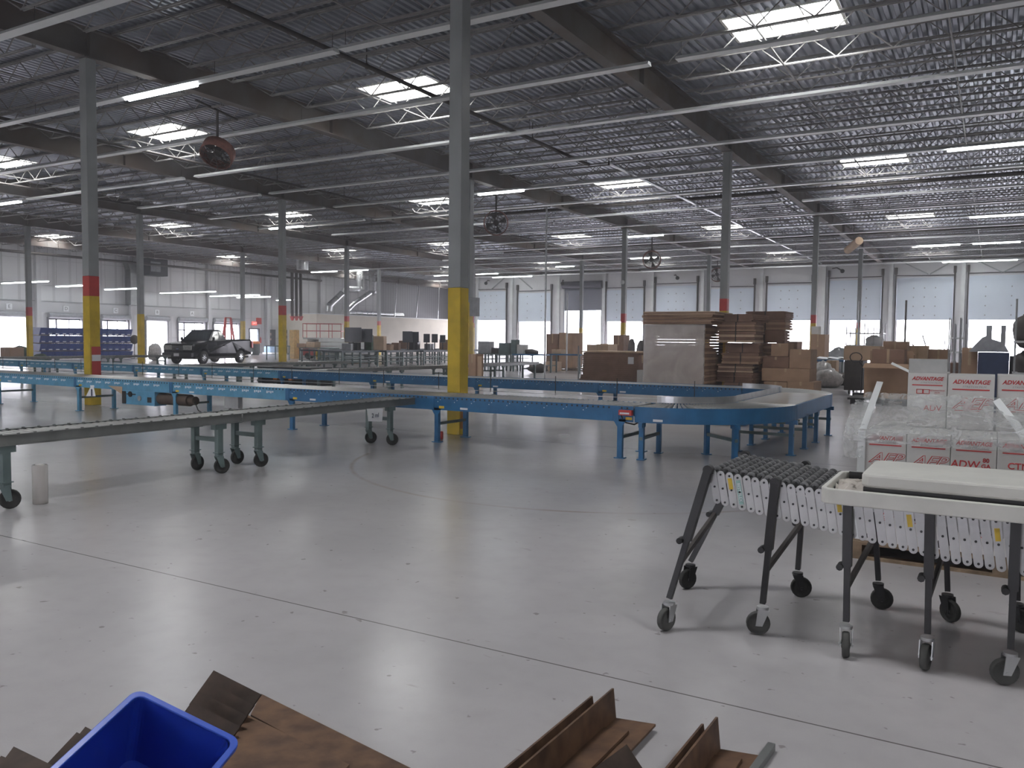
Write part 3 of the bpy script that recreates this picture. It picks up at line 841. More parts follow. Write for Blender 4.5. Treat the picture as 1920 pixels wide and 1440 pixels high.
# straight belt piece joining both curves
e = empty('conveyor_section', (-4.02 + 1.70, NEARY + 1.72, 0), R(90), 'short straight blue conveyor section with a belt paled by skylight glare between the two curves', 'conveyor')
L3 = 14.55 - NEARY - 1.72 - .02
for y, s_ in ((0, -1), (CW, 1)):
    r = MB(); rail(r, 0, L3, y, s_); r.build('side_rail', M_BLUE, e)
MB().box(0, L3, .02, CW - .02, RT - .04, RT + .001).build('belt', mat('glare_belt', (0.74, 0.71, 0.66), .14, 0, .04), e)  # pale colour stands in for skylight reflection on the belt
MB().box(0, L3, CW + .002, CW + .014, RT, RT + .09).build('guard_rail', M_GALV, e)
for x in (.75, 1.65): leg_pair(e, x, .03, CW - .03, M_BLUE)
MB().bar((.3, .03, .45), (1.2, CW - .05, .42), .03, .03).build('diagonal_brace', M_GRNG, e)
# far run
pF = blue_section(2.985, M_BLUE, (.12,), False, False); tag(pF, None, 'conveyor', 'blue conveyor sections, far run')
pG = blue_section(2.985, M_BLUE2, (.12,), False, True); tag(pG, None, 'conveyor', 'blue conveyor sections, far run')
for p_ in (pF, pG):
    g = MB()
    g.box(0, 2.98, -.03, -.02, .415, .43).build('sensor_rod', M_GALV, p_)
    for xx in (.5, 2.1):
        MB().cyl((xx, -.02, .40), (xx, -.02, RT + .10), .008, 6).build('guide_post', M_DARKPIPE, p_)
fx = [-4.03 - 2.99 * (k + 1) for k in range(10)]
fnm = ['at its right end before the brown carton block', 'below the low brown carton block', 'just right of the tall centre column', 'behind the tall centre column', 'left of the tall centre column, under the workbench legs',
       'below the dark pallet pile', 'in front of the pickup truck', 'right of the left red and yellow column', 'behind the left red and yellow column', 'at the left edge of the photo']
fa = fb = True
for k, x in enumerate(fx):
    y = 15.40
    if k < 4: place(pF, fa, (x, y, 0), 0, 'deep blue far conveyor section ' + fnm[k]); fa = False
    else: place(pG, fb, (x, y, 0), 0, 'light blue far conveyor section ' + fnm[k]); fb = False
# drive box with motor and cable under the near run
a = on_y(230, 735, NEARY); b = on_y(291, 750, NEARY)
e = empty('conveyor_drive', (a.x, NEARY, 0), 0, 'blue drive box with dark motor hung under the near conveyor beside the left column', 'drive unit')
w_ = b.x - a.x
MB().box(0, w_, -.01, .25, .22, .488).build('drive_housing', M_BLUE2, e)
MB().box(.0, .12, -.016, -.011, .23, .47).cyl((.26, -.012, .42), (.26, -.03, .42), .055, 16).box(.14, .42, -.018, -.012, .41, .43).build('drive_pulley', M_BLACK, e)
MB().cyl((w_ * .55, -.012, .35), (w_ * .55, -.03, .35), .05, 12).build('shaft_cover', M_GREY, e)
MB().box(w_ * .78, w_ * .78 + .12, -.014, -.011, .28, .38).build('access_hole', M_BLACK, e)
MB().cyl((w_ + .01, .12, .36), (w_ + .85, .12, .36), .11, 16).cyl((w_ + .85, .12, .36), (w_ + 1.0, .12, .36), .08, 16).build('motor', mat('brown_motor', (0.10, 0.07, 0.05), .6), e)
pts = [(w_ + 1.0, .1, .34), (w_ + 1.15, .05, .2), (w_ + 1.4, .03, .11), (w_ + 1.65, .02, .12), (w_ + 1.9, .05, .2), (w_ + 2.0, .1, .3)]
MB().tube(pts, .012, 6).build('power_cable', M_BLACK, e)
MB().box(w_ + 1.85, w_ + 2.2, .05, .15, .28, .488).build('junction_box', M_GALV, e)
def sheet(name, pts, mt, label, cat, grp=None, th=.003):
    p = [Vector(q) for q in pts]; c0 = p[0].copy()
    n = (p[1] - p[0]).cross(p[2] - p[0]).normalized() * th
    m_ = MB().add([q - c0 for q in p] + [q - c0 + n for q in p], [(0, 1, 2, 3), (7, 6, 5, 4), (0, 4, 5, 1), (1, 5, 6, 2), (2, 6, 7, 3), (3, 7, 4, 0)])
    o = m_.build(name, mt, None, c0); tag(o, label, cat, grp); return o
Y_ = NEARY - .012
o = sheet('paper_sheet', [on_y(171, 723, Y_), on_y(175, 722, Y_), on_y(179, 743, Y_), on_y(161, 743, Y_)], M_PAPER, 'white paper hanging under the near conveyor in front of the left column', 'paper')
MB().cbox(.02, -.006, -.14, .04, .002, .14).build('ink_mark', M_NAVY, o)
sheet('cardboard_flap', [on_y(202, 723, Y_), on_y(229, 725, Y_), on_y(229, 739, Y_), on_y(214, 730, Y_)], M_CARDL, 'tan cardboard flap under the near conveyor left of the drive box', 'cardboard')
a = on_y(1163, 768, Y_); b = on_y(1187, 779, Y_)
e = empty('control_box', (a.x, Y_, b.z), 0, 'small red box with a white label on the near conveyor rail before the curve', 'control box')
MB().box(0, b.x - a.x, -.06, -.001, 0, a.z - b.z).build('box_body', M_RED, e); MB().box(.02, b.x - a.x - .03, -.064, -.061, .015, a.z - b.z - .03).build('white_label', M_PAPER, e)
MB().tube([(.02, -.02, 0), (.04, .05, -.1), (.12, .2, -.14), (.2, .4, -.06), (.3, .5, .0)], .01, 6).build('cable', M_BLACK, e)
p = at(827, 823); o = MB().lathe([(0, 0), (.032, 0), (.034, .01), (.034, .11), (.028, .12), (0, .12)], n=16).build('drink_can', M_RED, None, p); tag(o, 'small red can on the floor beside a blue conveyor leg', 'can')

# ---------------------------------------------------------------- casters
def caster(parent, x, y, r, ang=0, top=None, wname='wheel', mt=None, fork=M_GREY, w=.04):
    e_ = MB()
    c_, s_ = math.cos(ang), math.sin(ang)
    off = r * .35
    cx, cy = x + c_ * off, y + s_ * off
    wd = MB(); n = 20
    prof = [(r * .45, -w * .35), (r * .8, -w * .3), (r * .93, -w * .5), (r, -w * .25), (r, w * .25), (r * .93, w * .5), (r * .8, w * .3), (r * .45, w * .35), (r * .3, w * .6), (.001, w * .6)]
    prof = [(.001, -w * .6), (r * .3, -w * .6)] + prof
    wd.lathe(prof, 0, 0, 0, n, 0, 'y')
    o = wd.build(wname, mt or M_RUB, parent, (cx, cy, r)); o.rotation_euler.z = ang
    hub = MB().cyl((0, -w * .62, 0), (0, w * .62, 0), r * .22, 10).build('hub', M_GREY, o)
    f = MB()
    for q in (-1, 1):
        f.add([Vector((cx, cy, 0)) + Vector((-s_ * q * w * .75 + c_ * a, c_ * q * w * .75 + s_ * a, z)) for a, z in ((-r * .3, r * .85), (r * .25, r * .85), (-off + r * .45, r * 2.25), (-off - r * .5, r * 2.25))] +
              [Vector((cx, cy, 0)) + Vector((-s_ * q * w * .9 + c_ * a, c_ * q * w * .9 + s_ * a, z)) for a, z in ((-r * .3, r * .85), (r * .25, r * .85), (-off + r * .45, r * 2.25), (-off - r * .5, r * 2.25))],
              [(0, 1, 2, 3), (7, 6, 5, 4), (0, 4, 5, 1), (1, 5, 6, 2), (2, 6, 7, 3), (3, 7, 4, 0)])
    f.cyl((x, y, r * 2.2), (x, y, r * 2.45), r * .5, 14)
    f.cyl((cx + s_ * w, cy - c_ * w, r), (cx - s_ * w, cy + c_ * w, r), r * .12, 8)
    f.build('caster_fork', fork, parent)

# ---------------------------------------------------------------- grey gravity conveyor on big casters
GZ = .665
def gravity(L, W, c_in=(.25, .3), casters=True, angs=(1.3, 1.0, 1.7, 1.2), name='gravity_conveyor'):
    e = empty(name)       # runs along local y, x from 0 (left) to W
    for x in (0, W):
        r = MB().box(x - .02, x + .02, 0, L, GZ - .005, GZ).box(x - .003, x + .003, 0, L, GZ - .095, GZ - .005)
        r.box(x - .02, x + .02, 0, L, GZ - .1, GZ - .095)
        for k in range(int(L / .15)): r.box(x - .006, x + .006, .07 + k * .15, .095 + k * .15, GZ - .001, GZ + .008)
        r.build('side_rail', M_RAILG, e)
    me = MB().cyl((.01, 0, GZ - .028), (W - .01, 0, GZ - .028), .024, 8).mesh('roller', M_ROLL)
    n = int(L / .075)
    for k in range(n):
        o = bpy.data.objects.new('roller', me); C.objects.link(o); o.parent = e; o.location.y = .04 + k * .075
    for q, y in enumerate((c_in[0], L - c_in[1])):
        for s_, x in enumerate((.03, W - .03)):
            g = MB().box(x - .03, x + .03, y - .035, y + .035, .2 if casters else 0.0, GZ - .1)
            g.box(x - .035, x + .035, y - .08, y + .08, GZ - .16, GZ - .1); g.box(x - .04, x + .04, y - .05, y + .05, .235, .245)
            g.build('leg', M_GRNG, e)
            if casters: caster(e, x, y, .088, angs[q * 2 + s_], fork=M_GRNG, w=.045)
        MB().box(.03, W - .03, y - .02, y + .02, .36, .41).build('cross_brace', M_GRNG, e)
    return e
g1 = gravity(2.92, .46, (.28, .30)); g1.location = (-7.97, 3.74, 0)
tag(g1, 'grey roller conveyor on casters, nearest length at the left edge', 'conveyor', 'grey caster mounted roller conveyors')
g2 = gravity(3.3, .46, (.26, .55), angs=(1.5, 1.2, .9, .7)); g2.location = (-7.97, 6.68, 0)
tag(g2, 'grey caster conveyor, second length ending at the blue conveyor, white paper on its side', 'conveyor', 'grey caster mounted roller conveyors')
o = sheet('paper_sheet', [(-7.47, 9.18, .56), (-7.47, 8.83, .575), (-7.47, 8.86, .40), (-7.47, 9.16, .37)], M_PAPER, 'white handwritten sheet hanging from the side of the grey conveyor', 'paper')
e = o; text('2 ml', .09, e, (.012, -.18, -.09), (R(90), 0, R(90)), M_NAVY)
o = MB().lathe([(0, 0), (.05, 0), (.056, .02), (.04, .06), (.05, .12), (.03, .15), (0, .15)], n=10).build('rag_bundle', M_CARDL, None, (-7.90, 9.43, .413)); tag(o, 'tan rag bundle tied on the brace of the grey conveyor end legs', 'rag')
for k, (x, ya, yb, lab) in enumerate(((-34.2, 16.9, 25.6, 'far grey roller conveyor crossing in front of the blue bins'), (-22.2, 16.7, 24.6, 'grey roller conveyor running away in front of the pickup truck'), (-16.6, 17.2, 29.6, 'grey roller conveyor running away just left of the tall centre column'))):
    n = 3 if k < 2 else 4
    L_ = (yb - ya) / n
    for q in range(n):
        g = gravity(L_ - .02, .62, (.3, .3), casters=False)
        g.location = (x, ya + q * L_, 0.02 if k == 0 else 0)
        g.location.z = 0
        tag(g, lab + ', %s length' % ['nearest', 'second', 'third', 'fourth'][q], 'conveyor', 'far grey roller conveyors')
# clear plastic tube standing on the floor
p = at(76, 944)
o = MB().lathe([(0, 0), (.062, 0), (.065, .004), (.065, .355), (.06, .36), (.03, .355), (.028, .2), (.0, .2)], n=24).build('film_roll', M_FILM2, None, p)
o2 = MB().cyl((0, 0, .002), (0, 0, .362), .038, 20).build('roll_core', M_WCARD, o)
tag(o, 'clear stretch film roll standing upright on the floor at left', 'film roll')

# ---------------------------------------------------------------- flexible skate wheel conveyor
e = empty('skate_conveyor', (0, 0, 0), 0, 'expandable skate wheel conveyor with black legs carrying the white folding table', 'conveyor')
def ztop(x): return .86 - (x + 1.31) * .095 if x < -.9 else max(.755, .821 - (x + .9) * .09)
def zbot(x): return ztop(x) - (.185 + (x + 1.31) * .05)
FY, BY = 4.40, 5.12
nl = 38; dx_ = .046
for side, y in ((0, FY), (1, BY)):
    for k in range(nl):
        x = -1.30 + k * dx_
        zt, zb = ztop(x), zbot(x)
        sl = .035
        L_ = math.hypot(sl, zt - zb)
        me_n = 'link'
        g = MB(); n = 6
        pts = []
        for q in range(n + 1):
            t = math.pi * q / n; pts.append((math.cos(t) * .0200, L_ / 2 - .0200 + math.sin(t) * .0200))
        for q in range(n + 1):
            t = math.pi + math.pi * q / n; pts.append((math.cos(t) * .0200, -L_ / 2 + .0200 + math.sin(t) * .0200))
        g.prism(pts, -.002, .002, 'xz')
        for zz in (L_ / 2 - .02, 0, -L_ / 2 + .02): g.cyl((0, -.006, zz), (0, .002, zz), .006, 8, 1)
        o = g.build('scissor_link', [M_LINK, M_BLACK], e, (x + sl / 2, y + (k % 2) * .006 * (1 if side else -1), (zt + zb) / 2))
        o.rotation_euler.y = -math.atan2(sl, zt - zb) * (1 if side == 0 else 1)
        if side == 0 and k in (2, 14, 21, 29): MB().cbox(0, -.0035, L_ * .18, .022, .002, .06).build('warning_sticker', M_LABEL, o)
        if side == 0 and k == 3:
            MB().cbox(0, -.0035, 0, .024, .002, .13).build('name_sticker', mat('teal_sticker', (0.35, 0.55, 0.52), .6), o)
            text('BEST FLEX', .022, o, (0, -.006, 0), (R(90), R(90), 0), M_PAPER)
        if side == 0 and k % 1 == 0:
            pass
for k in range(nl):
    x = -1.29 + k * dx_; z = ztop(x) - .012
    g = MB().cyl((0, FY + .01, 0), (0, BY - .01, 0), .004, 6)
    for q in range(8):
        yy = FY + .07 + q * .082 + (k % 2) * .03
        g.lathe([(.008, -.009), (.021, -.010), (.0235, -.006), (.0235, .006), (.021, .010), (.008, .009)], 0, yy, 0, 12, 1 if q % 8 else 1, 'y')
    g.build('wheel_axle', [M_BLACK, M_SKATE], e, (x, 0, z))
LEGS = [((-1.31, FY - .03, .86), (-1.46, 4.21), R(250)), ((-.955, FY - .03, .825), (-1.01, 4.40), R(200)), ((-.60, FY - .03, .775), (-.585, 4.33), R(280)), ((-.235, FY - .03, .765), (-.225, 4.36), R(262)), ((.115, FY - .03, .76), (.115, 4.34), R(200)),
        ((-1.31, BY + .02, .85), (-1.60, 5.0), R(240)), ((-.95, BY + .02, .82), (-.985, 5.18), R(20)), ((-.58, BY + .02, .77), (-.535, 5.20), R(10)), ((-.21, BY + .02, .76), (-.175, 5.18), R(320)), ((.14, BY + .02, .76), (.16, 5.2), R(330))]
for (tp, bp_, an) in LEGS:
    p0, p1 = Vector(tp), Vector((bp_[0], bp_[1], .17))
    mid = p0.lerp(p1, .55)
    MB().bar(p0, mid, .042, .05, up=(0, 1, 0)).cyl(p0 + Vector((0, -.024, 0)), p0 + Vector((0, .024, 0)), .026, 12).build('leg', M_BLACK, e)
    MB().bar(mid, p1 + Vector((0, 0, .0)), .028, .034, up=(0, 1, 0)).build('lower_leg', M_BLACK, e)
    MB().cyl(mid + Vector((-.03, -.045, 0)), mid + Vector((-.03, .02, 0)), .017, 8).build('clamp_knob', M_BLACK, e)
    caster(e, bp_[0], bp_[1], .062, an, fork=M_GALV if tp[1] < 5 else M_BLACK, w=.034, mt=M_RUBG if tp[1] < 5 else M_RUB)
for k in range(5):
    f_, b_ = LEGS[k], LEGS[k + 5]
    a = Vector(f_[0]).lerp(Vector((*f_[1], .17)), .72); b = Vector(b_[0]).lerp(Vector((*b_[1], .17)), .55)
    MB().bar(a, b, .02, .032).build('leg_brace', M_DARKPIPE, e)
# white folding table lying upside down on it
tz = .772
tb = empty('folding_table', (0, 0, 0), 0, 'white plastic folding table lying upside down on the skate conveyor', 'table')
def rrect(x0, x1, y0, y1, r, n=5):
    pts = []
    for cx, cy, a0 in ((x1 - r, y1 - r, 0), (x0 + r, y1 - r, 90), (x0 + r, y0 + r, 180), (x1 - r, y0 + r, 270)):
        for k in range(n + 1):
            t = R(a0 + 90 * k / n); pts.append((cx + math.cos(t) * r, cy + math.sin(t) * r))
    return pts
def ring(mb, o_, i_, z0, z1, mi=0):
    n = len(o_)
    vs = [(x, y, z0) for x, y in o_] + [(x, y, z1) for x, y in o_] + [(x, y, z0) for x, y in i_] + [(x, y, z1) for x, y in i_]
    fs = []
    for k in range(n):
        q = (k + 1) % n
        fs += [(k, q, n + q, n + k), (n + k, n + q, 3 * n + q, 3 * n + k), (3 * n + k, 3 * n + q, 2 * n + q, 2 * n + k), (2 * n + k, 2 * n + q, q, k)]
    mb.add(vs, fs, mi)
g = MB(); ring(g, rrect(-.71, 1.12, 4.20, 4.86, .06), rrect(-.685, 1.095, 4.225, 4.835, .045), tz, tz + .075); g.build('table_rim', M_PLAST, tb, bevel=.006)
g = MB(); g.prism(rrect(-.70, 1.11, 4.21, 4.85, .05), tz + .003, tz + .018, 'xy'); g.build('table_panel', M_PLAST, tb)
g = MB().cbox(-.60, 4.82, tz + .055, .12, .02, .045).box(-.52, 1.05, 4.26, 4.285, tz + .02, tz + .088).box(-.52, 1.05, 4.77, 4.795, tz + .02, tz + .088).cyl((-.5, 4.27, tz + .06), (-.5, 4.78, tz + .06), .014, 10)
g.build('folded_leg_frame', M_BLACK, tb)
# crumpled paper in the tray
vs = []; nx, ny = 12, 16; random.seed(3)
for i in range(nx + 1):
    for j in range(ny + 1):
        vs.append((-.675 + i * .022, 4.24 + j * .034, tz + .03 + random.random() * .04 * (0.4 + .6 * math.sin(math.pi * j / ny))))
g = MB().add(vs, [(i * (ny + 1) + j, i * (ny + 1) + j + 1, (i + 1) * (ny + 1) + j + 1, (i + 1) * (ny + 1) + j) for i in range(nx) for j in range(ny)])
o = g.build('crumpled_paper', mat('wrinkled_paper', (0.62, 0.57, 0.52), .8, 0, .1, 12)); tag(o, 'crumpled brownish paper in the left end of the upturned table', 'paper')
st_ = empty('folding_table_half', (0, 0, 0), 0, 'second thick white table top with rounded corners lying on the upturned table', 'table')
g = MB(); g.prism(rrect(-.53, 1.3, 4.24, 4.80, .05), tz + .09, tz + .155, 'xy'); g.build('table_top', M_PLAST, st_, bevel=.012)

# ---------------------------------------------------------------- cartons of stretch film on a pallet
def pallet(x, y, rz, label, L=1.2, W=1.0, grp='wooden pallets'):
    e = empty('pallet', (x, y, 0), rz, label, 'pallet', grp)
    for k in range(6):
        MB().box(0, L, k * (W - .1) / 5, k * (W - .1) / 5 + .1, .105, .125).build('deck_board', M_WOOD, e)
    for k in range(3): MB().box(k * (L - .09) / 2, k * (L - .09) / 2 + .09, 0, W, .02, .105).build('stringer', M_WOOD, e)
    for k in range(3): MB().box(0, L, k * (W - .1) / 2, k * (W - .1) / 2 + .1, .0, .02).build('bottom_board', M_WOOD, e)
    return e
pallet(-.86, 6.34, 0, 'worn wooden pallet on the floor under the white film cartons', 1.9, 1.1)
def film_carton(x0, x1, y0, y1, z0, z1, label, words, flap=False, style=0):
    e = empty('film_carton', (x0, y0, z0), 0, label, 'box', 'white stretch film cartons')
    w, d, h = x1 - x0, y1 - y0, z1 - z0
    g = MB().box(0, w, 0, d, 0, h).build('carton_body', M_WCARD, e, bevel=.003)
    s_ = w / .27
    R90 = (R(90), 0, 0)
    text('ADVANTAGE', .038 * s_, e, (w / 2, -.001, h - .045 * s_), R90, M_PRINT, shear=.3, xs=.93, bold=.0012)
    text('STRETCH FILM', .017 * s_, e, (w / 2 + .02, -.001, h - .075 * s_), R90, mat('grey_print', (.35, .33, .34), .8), shear=.25, xs=1.25)
    MB().box(.03, w - .03, -.002, 0, h - .098 * s_, h - .090 * s_).build('printed_line', M_PRINT, e)
    if style == 1:
        text('AEP', .10 * s_, e, (w / 2, -.001, h - .19 * s_), R90, M_PRINT, shear=.45, xs=1.2, bold=.0035)
        q = text('AEP', .10 * s_, e, (w / 2 + .002, -.0025, h - .189 * s_), R90, M_WCARD, shear=.45, xs=1.2, bold=-.0008)
        MB().box(.05, w - .09, -.002, 0, h - .235 * s_, h - .231 * s_).build('printed_line', M_PRINT, e)
    elif style == 2:
        g = MB()
        for a in (0, .045): 
            g.box(.06 + a, .065 + a, -.002, 0, h - .16 * s_, h - .125 * s_); g.box(.10 + a, .105 + a, -.002, 0, h - .16 * s_, h - .125 * s_)
            g.box(.06 + a, .105 + a, -.002, 0, h - .16 * s_, h - .156 * s_); g.box(.06 + a, .105 + a, -.002, 0, h - .129 * s_, h - .125 * s_)
        g.build('printed_symbol', M_PRINT, e)
        text('ADVANTAGE\nFILM', .017, e, (w * .75, -.001, h - .142 * s_), R90, M_PRINT, shear=.2)
        text('ADV', .06, e, (w * .65, -.001, h - .27 * s_), R90, M_PRINT)
    elif style == 3:
        text('ADW', .07 * s_, e, (w * .32, -.001, h - .19 * s_), R90, M_PRINT, shear=.1, bold=.001)
        text('80\nGA', .04, e, (w * .78, -.001, h - .175 * s_), R90, M_PRINT, bold=.001)
        text('AEP', .04, e, (w * .78, -.001, h - .27 * s_), R90, M_PRINT, shear=.4)
    elif style == 4:
        text('CTN-3', .06 * s_, e, (w * .55, -.001, h - .18 * s_), R90, M_PRINT, bold=.001)
        text('AEP FILM', .035, e, (w * .55, -.001, h - .26 * s_), R90, M_PRINT, shear=.4)
    if flap:
        MB().box(0.003, w - .003, 0, .004, h, h + .105).build('open_flap', mat('inner_board', (.46, .46, .45), .85), e)
    return e
zz0, zh = .126, .40
pos_ = ['left end', 'second from the left end', 'third from the left end', 'fourth from the left end', 'fifth from the left end']
bx = [-.78, -.505, -.23, .045, .32, .60]
for r_ in range(2):
    for k in range(5):
        film_carton(bx[k], bx[k + 1] - .004, 6.40, 6.88, zz0 + r_ * zh, zz0 + (r_ + 1) * zh - .003, 'white film carton in the %s layer, %s' % (('floor', 'upper printed')[r_], pos_[k]), None, style=[1, 1, 3, 4, 1][k])
for k in range(5):
    for r_ in range(2):
        film_carton(bx[k] + .02, bx[k + 1] + .016, 6.90, 7.36, zz0 + r_ * zh, zz0 + (r_ + 1) * zh - .003, 'white film carton in the hidden rear row, %s layer, %s' % (('lower', 'upper')[r_], pos_[k]), None, style=1) if k < 3 else None
zt_ = zz0 + 2 * zh
film_carton(-.555, -.29, 6.92, 7.34, zt_, 1.335, 'open white carton with a grey flap standing up, atop the film carton stack', None, True, 2)
film_carton(-.285, .015, 6.90, 7.34, zt_, 1.325, 'white carton with large red AEP outline on its front, right of the open one', None, False, 1)
film_carton(.03, .33, 6.93, 7.36, zt_, 1.33, 'white carton at the right edge of the photo, atop the film carton stack', None, False, 1)
# corner boards and plastic film over the cartons
def board(p, q, w, label, nm='corner_board', mt=None):
    p = Vector(p); q = Vector(q)
    o = MB().bar((0, 0, 0), q - p, w, .006, up=(0, -1, .3)).build(nm, mt or M_WHITE, None, p); tag(o, label, 'board', 'white edge boards'); return o
board((-.80, 6.385, .135), (-.80, 6.385, .925), .05, 'white edge board upright on the left corner of the film cartons')
board((-.795, 6.40, .935), on_y(1650, 716, 7.0), .045, 'white edge board leaning back from the left corner of the film cartons')
board(on_y(1868, 750, 6.84), on_y(1935, 835, 6.55), .05, 'white edge board slanting down at the right edge')
board(on_y(1672, 681, 7.45), on_y(1712, 700, 7.30), .02, 'thin white strip poking out left of the open carton')
random.seed(11)
def film_sheet(x0, x1, prof, nx, amp, name, label, sub=6):
    vs = []; pr = []
    for (a, b) in zip(prof[:-1], prof[1:]):
        for q in range(sub): pr.append((a[0] + (b[0] - a[0]) * q / sub, a[1] + (b[1] - a[1]) * q / sub))
    pr.append(prof[-1]); ny = len(pr) - 1
    for i in range(nx + 1):
        ph = random.random() * .3
        for j, (y, z) in enumerate(pr):
            x = x0 + (x1 - x0) * i / nx
            wv = amp * .6 * (math.sin(x * 31 + j * .9) * .5 + math.sin(x * 13 - j * 1.7) * .5 + random.uniform(-.6, .6))
            vs.append((x + random.uniform(-1, 1) * amp * .4, y - abs(wv) * .6, z + abs(wv)))
    g = MB().add(vs, [(i * (ny + 1) + j, i * (ny + 1) + j + 1, (i + 1) * (ny + 1) + j + 1, (i + 1) * (ny + 1) + j) for i in range(nx) for j in range(ny)], 0, True)
    o = g.build(name, M_FILM); tag(o, label, 'plastic film'); return o
film_sheet(-.85, .62, [(6.375, .84), (6.375, .90), (6.42, .945), (6.62, 1.0), (6.80, 1.09), (6.875, 1.17)], 60, .018, 'plastic_film', 'crumpled clear stretch film draped over the front of the white film cartons')
film_sheet(-.92, -.79, [(6.37, .72), (6.40, .90), (6.52, .99), (6.75, 1.08), (6.95, 1.10)], 10, .024, 'plastic_film', 'puff of clear film bulging off the left end of the carton stack')

# ---------------------------------------------------------------- foreground: blue tote and rusty steel
def ray(px, py): return FWD + RIGHT * ((px - 960) / F_PX) + UP * ((720 - py) / F_PX)
ra, rb = ray(258, 1293), ray(450, 1388)
k_ = .98
ta = .36 / (rb * k_ - ra).length
A_ = Vector((0, 0, CAM_H)) + ra * ta
ux = (rb * k_ - ra).normalized(); uz = Vector((.38, -.12, .92)); uz = (uz - ux * uz.dot(ux)).normalized(); uy = ux.cross(uz).normalized()
tw, tl, th_ = .36, .52, .22
M4 = Matrix((ux, -uy, uz)).transposed().to_4x4(); M4.translation = A_ + uy * tl
te = empty('tote_bin'); te.matrix_world = M4

tag(te, 'open blue plastic tote tipped towards the camera at lower left', 'bin')
def frustum_ring(mb, x0, x1, y0, y1, za, ins, zb, ins2, mi=0):
    a = rrect(x0 + ins, x1 - ins, y0 + ins, y1 - ins, .03); b = rrect(x0 + ins2, x1 - ins2, y0 + ins2, y1 - ins2, .03); n = len(a)
    mb.add([(x, y, za) for x, y in a] + [(x, y, zb) for x, y in b], [(k, (k + 1) % n, n + (k + 1) % n, n + k) for k in range(n)], mi)
g = MB()
frustum_ring(g, 0, tw, 0, tl, -.005, .012, -th_, .04); frustum_ring(g, 0, tw, 0, tl, -.005, .016, -th_ + .004, .044)
g.prism(rrect(.04, tw - .04, .04, tl - .04, .03), -th_, -th_ + .004, 'xy')
for k in range(5):
    x = .08 + k * (tw - .16) / 4; g.box(x - .003, x + .003, .022, .026, -th_ + .02, -.03)
g.build('tote_shell', M_TOTE, te)
g = MB(); ring(g, rrect(-.006, tw + .006, -.006, tl + .006, .035), rrect(.014, tw - .014, .014, tl - .014, .025), -.018, .0); g.build('tote_rim', M_TOTER, te, bevel=.003)
for k in range(3): MB().cbox(tw * (.3 + .2 * k), .014, -.006, .035, .016, .02).build('rim_notch', M_TOTE if k % 2 == 0 else M_TOTER, te)
MB().cbox(tw + .012, .06, -.05, .03, .10, .06).build('tote_grip', M_TOTE, te)

def angle_bar(x, y, L, wv, wh, rz, z, label, mt=None, roll=0, th=.009):
    e = tag(MB().prism([(0, 0), (wh, 0), (wh, th), (th, th), (th, wv), (0, wv)], -L, 0, 'xz').build('angle_iron', mt or M_RUST, None, (x, y, z), rz), label, 'steel angle', 'rusty steel angles')
    e.rotation_euler.y = roll
    return e
K1 = at(1152, 1345, .012); K2 = at(1347, 1403, .012)
angle_bar(K1.x, K1.y, 1.6, .13, .18, R(-1), .002, 'rusty steel angle lying on the floor, left of the two at bottom right', roll=R(-6))
angle_bar(K1.x - .035, K1.y - .12, 1.5, .13, .15, R(-1), .006, 'second rusty angle nested behind the left one at bottom right', roll=R(-8))
angle_bar(K2.x, K2.y, 1.4, .13, .16, R(-1), .002, 'rusty steel angle lying on the floor, right of the two at bottom right', roll=R(-6))
angle_bar(K2.x - .03, K2.y - .07, 1.3, .12, .14, R(-1), .006, 'second rusty angle nested behind the right one at bottom right', roll=R(-8))
p = at(1175, 1398, .12)
o = angle_bar(p.x, p.y, 1.2, .15, .15, R(-8), .125, 'dark rusty angle lying ridge up across the left pair', M_RUSTD, roll=R(135 - 90 + 90))
p = at(1447, 1392, .03)
o = MB().box(-.014, .014, -1.2, 0, 0, .028).build('square_tube', M_RAILG, None, (p.x, p.y, .001), R(-3)); tag(o, 'thin grey square tube lying on the floor at bottom right', 'steel tube')
# left pile
def plate(pa, pb, pc, pd, th, label, mt):
    return sheet('steel_plate', [pa, pb, pc, pd], mt, label, 'steel plate', 'rusty steel plates', th)
P_ = lambda px, py, z: tuple(at(px, py, z))
plate(P_(490, 1306, .02), P_(770, 1446, .02), P_(655, 1446, .02), P_(470, 1345, .02), -.012, 'long brown steel plate running to the lower right, the farther one', M_RUST)
plate(P_(425, 1332, .045), P_(655, 1446, .045), P_(540, 1560, .045), P_(330, 1500, .045), -.024, 'wide brown steel plate beside the blue tote, the nearer one', M_RUST)
for k in range(4):
    dx, dy = -13 * k, 20 * k
    plate(P_(402 + dx, 1258 + dy, .16 - k * .008), P_(491 + dx * 1.0, 1303 + dy, .13 - k * .008), P_(455 + dx, 1354 + dy, .05 - k * .008), P_(356 + dx, 1322 + dy, .05 - k * .008), -.006, 'dark steel plate end in the pile behind the blue tote, %s from the top' % ORD[k], M_RUSTD)
for k in range(2):
    dx, dy = -16 * k, 10 * k
    plate(P_(162 + dx, 1364 + dy, .10), P_(200 + dx, 1384 + dy, .10), P_(150 + dx, 1450, .02), P_(100 + dx, 1440, .02), -.006, 'dark steel plate edge left of the blue tote, %s one' % ('right', 'left')[k], M_RUSTD)
for k in range(2):
    dx = -24 * k
    plate(P_(28 + dx, 1401 + 18 * k, .12 - .03 * k), P_(100 + dx, 1436 + 12 * k, .12 - .03 * k), P_(60 + dx, 1520, .03), P_(-60 + dx, 1520, .03), -.006, 'dark steel plate in the bottom left corner, %s one' % ('upper', 'lower')[k], M_RUSTD)

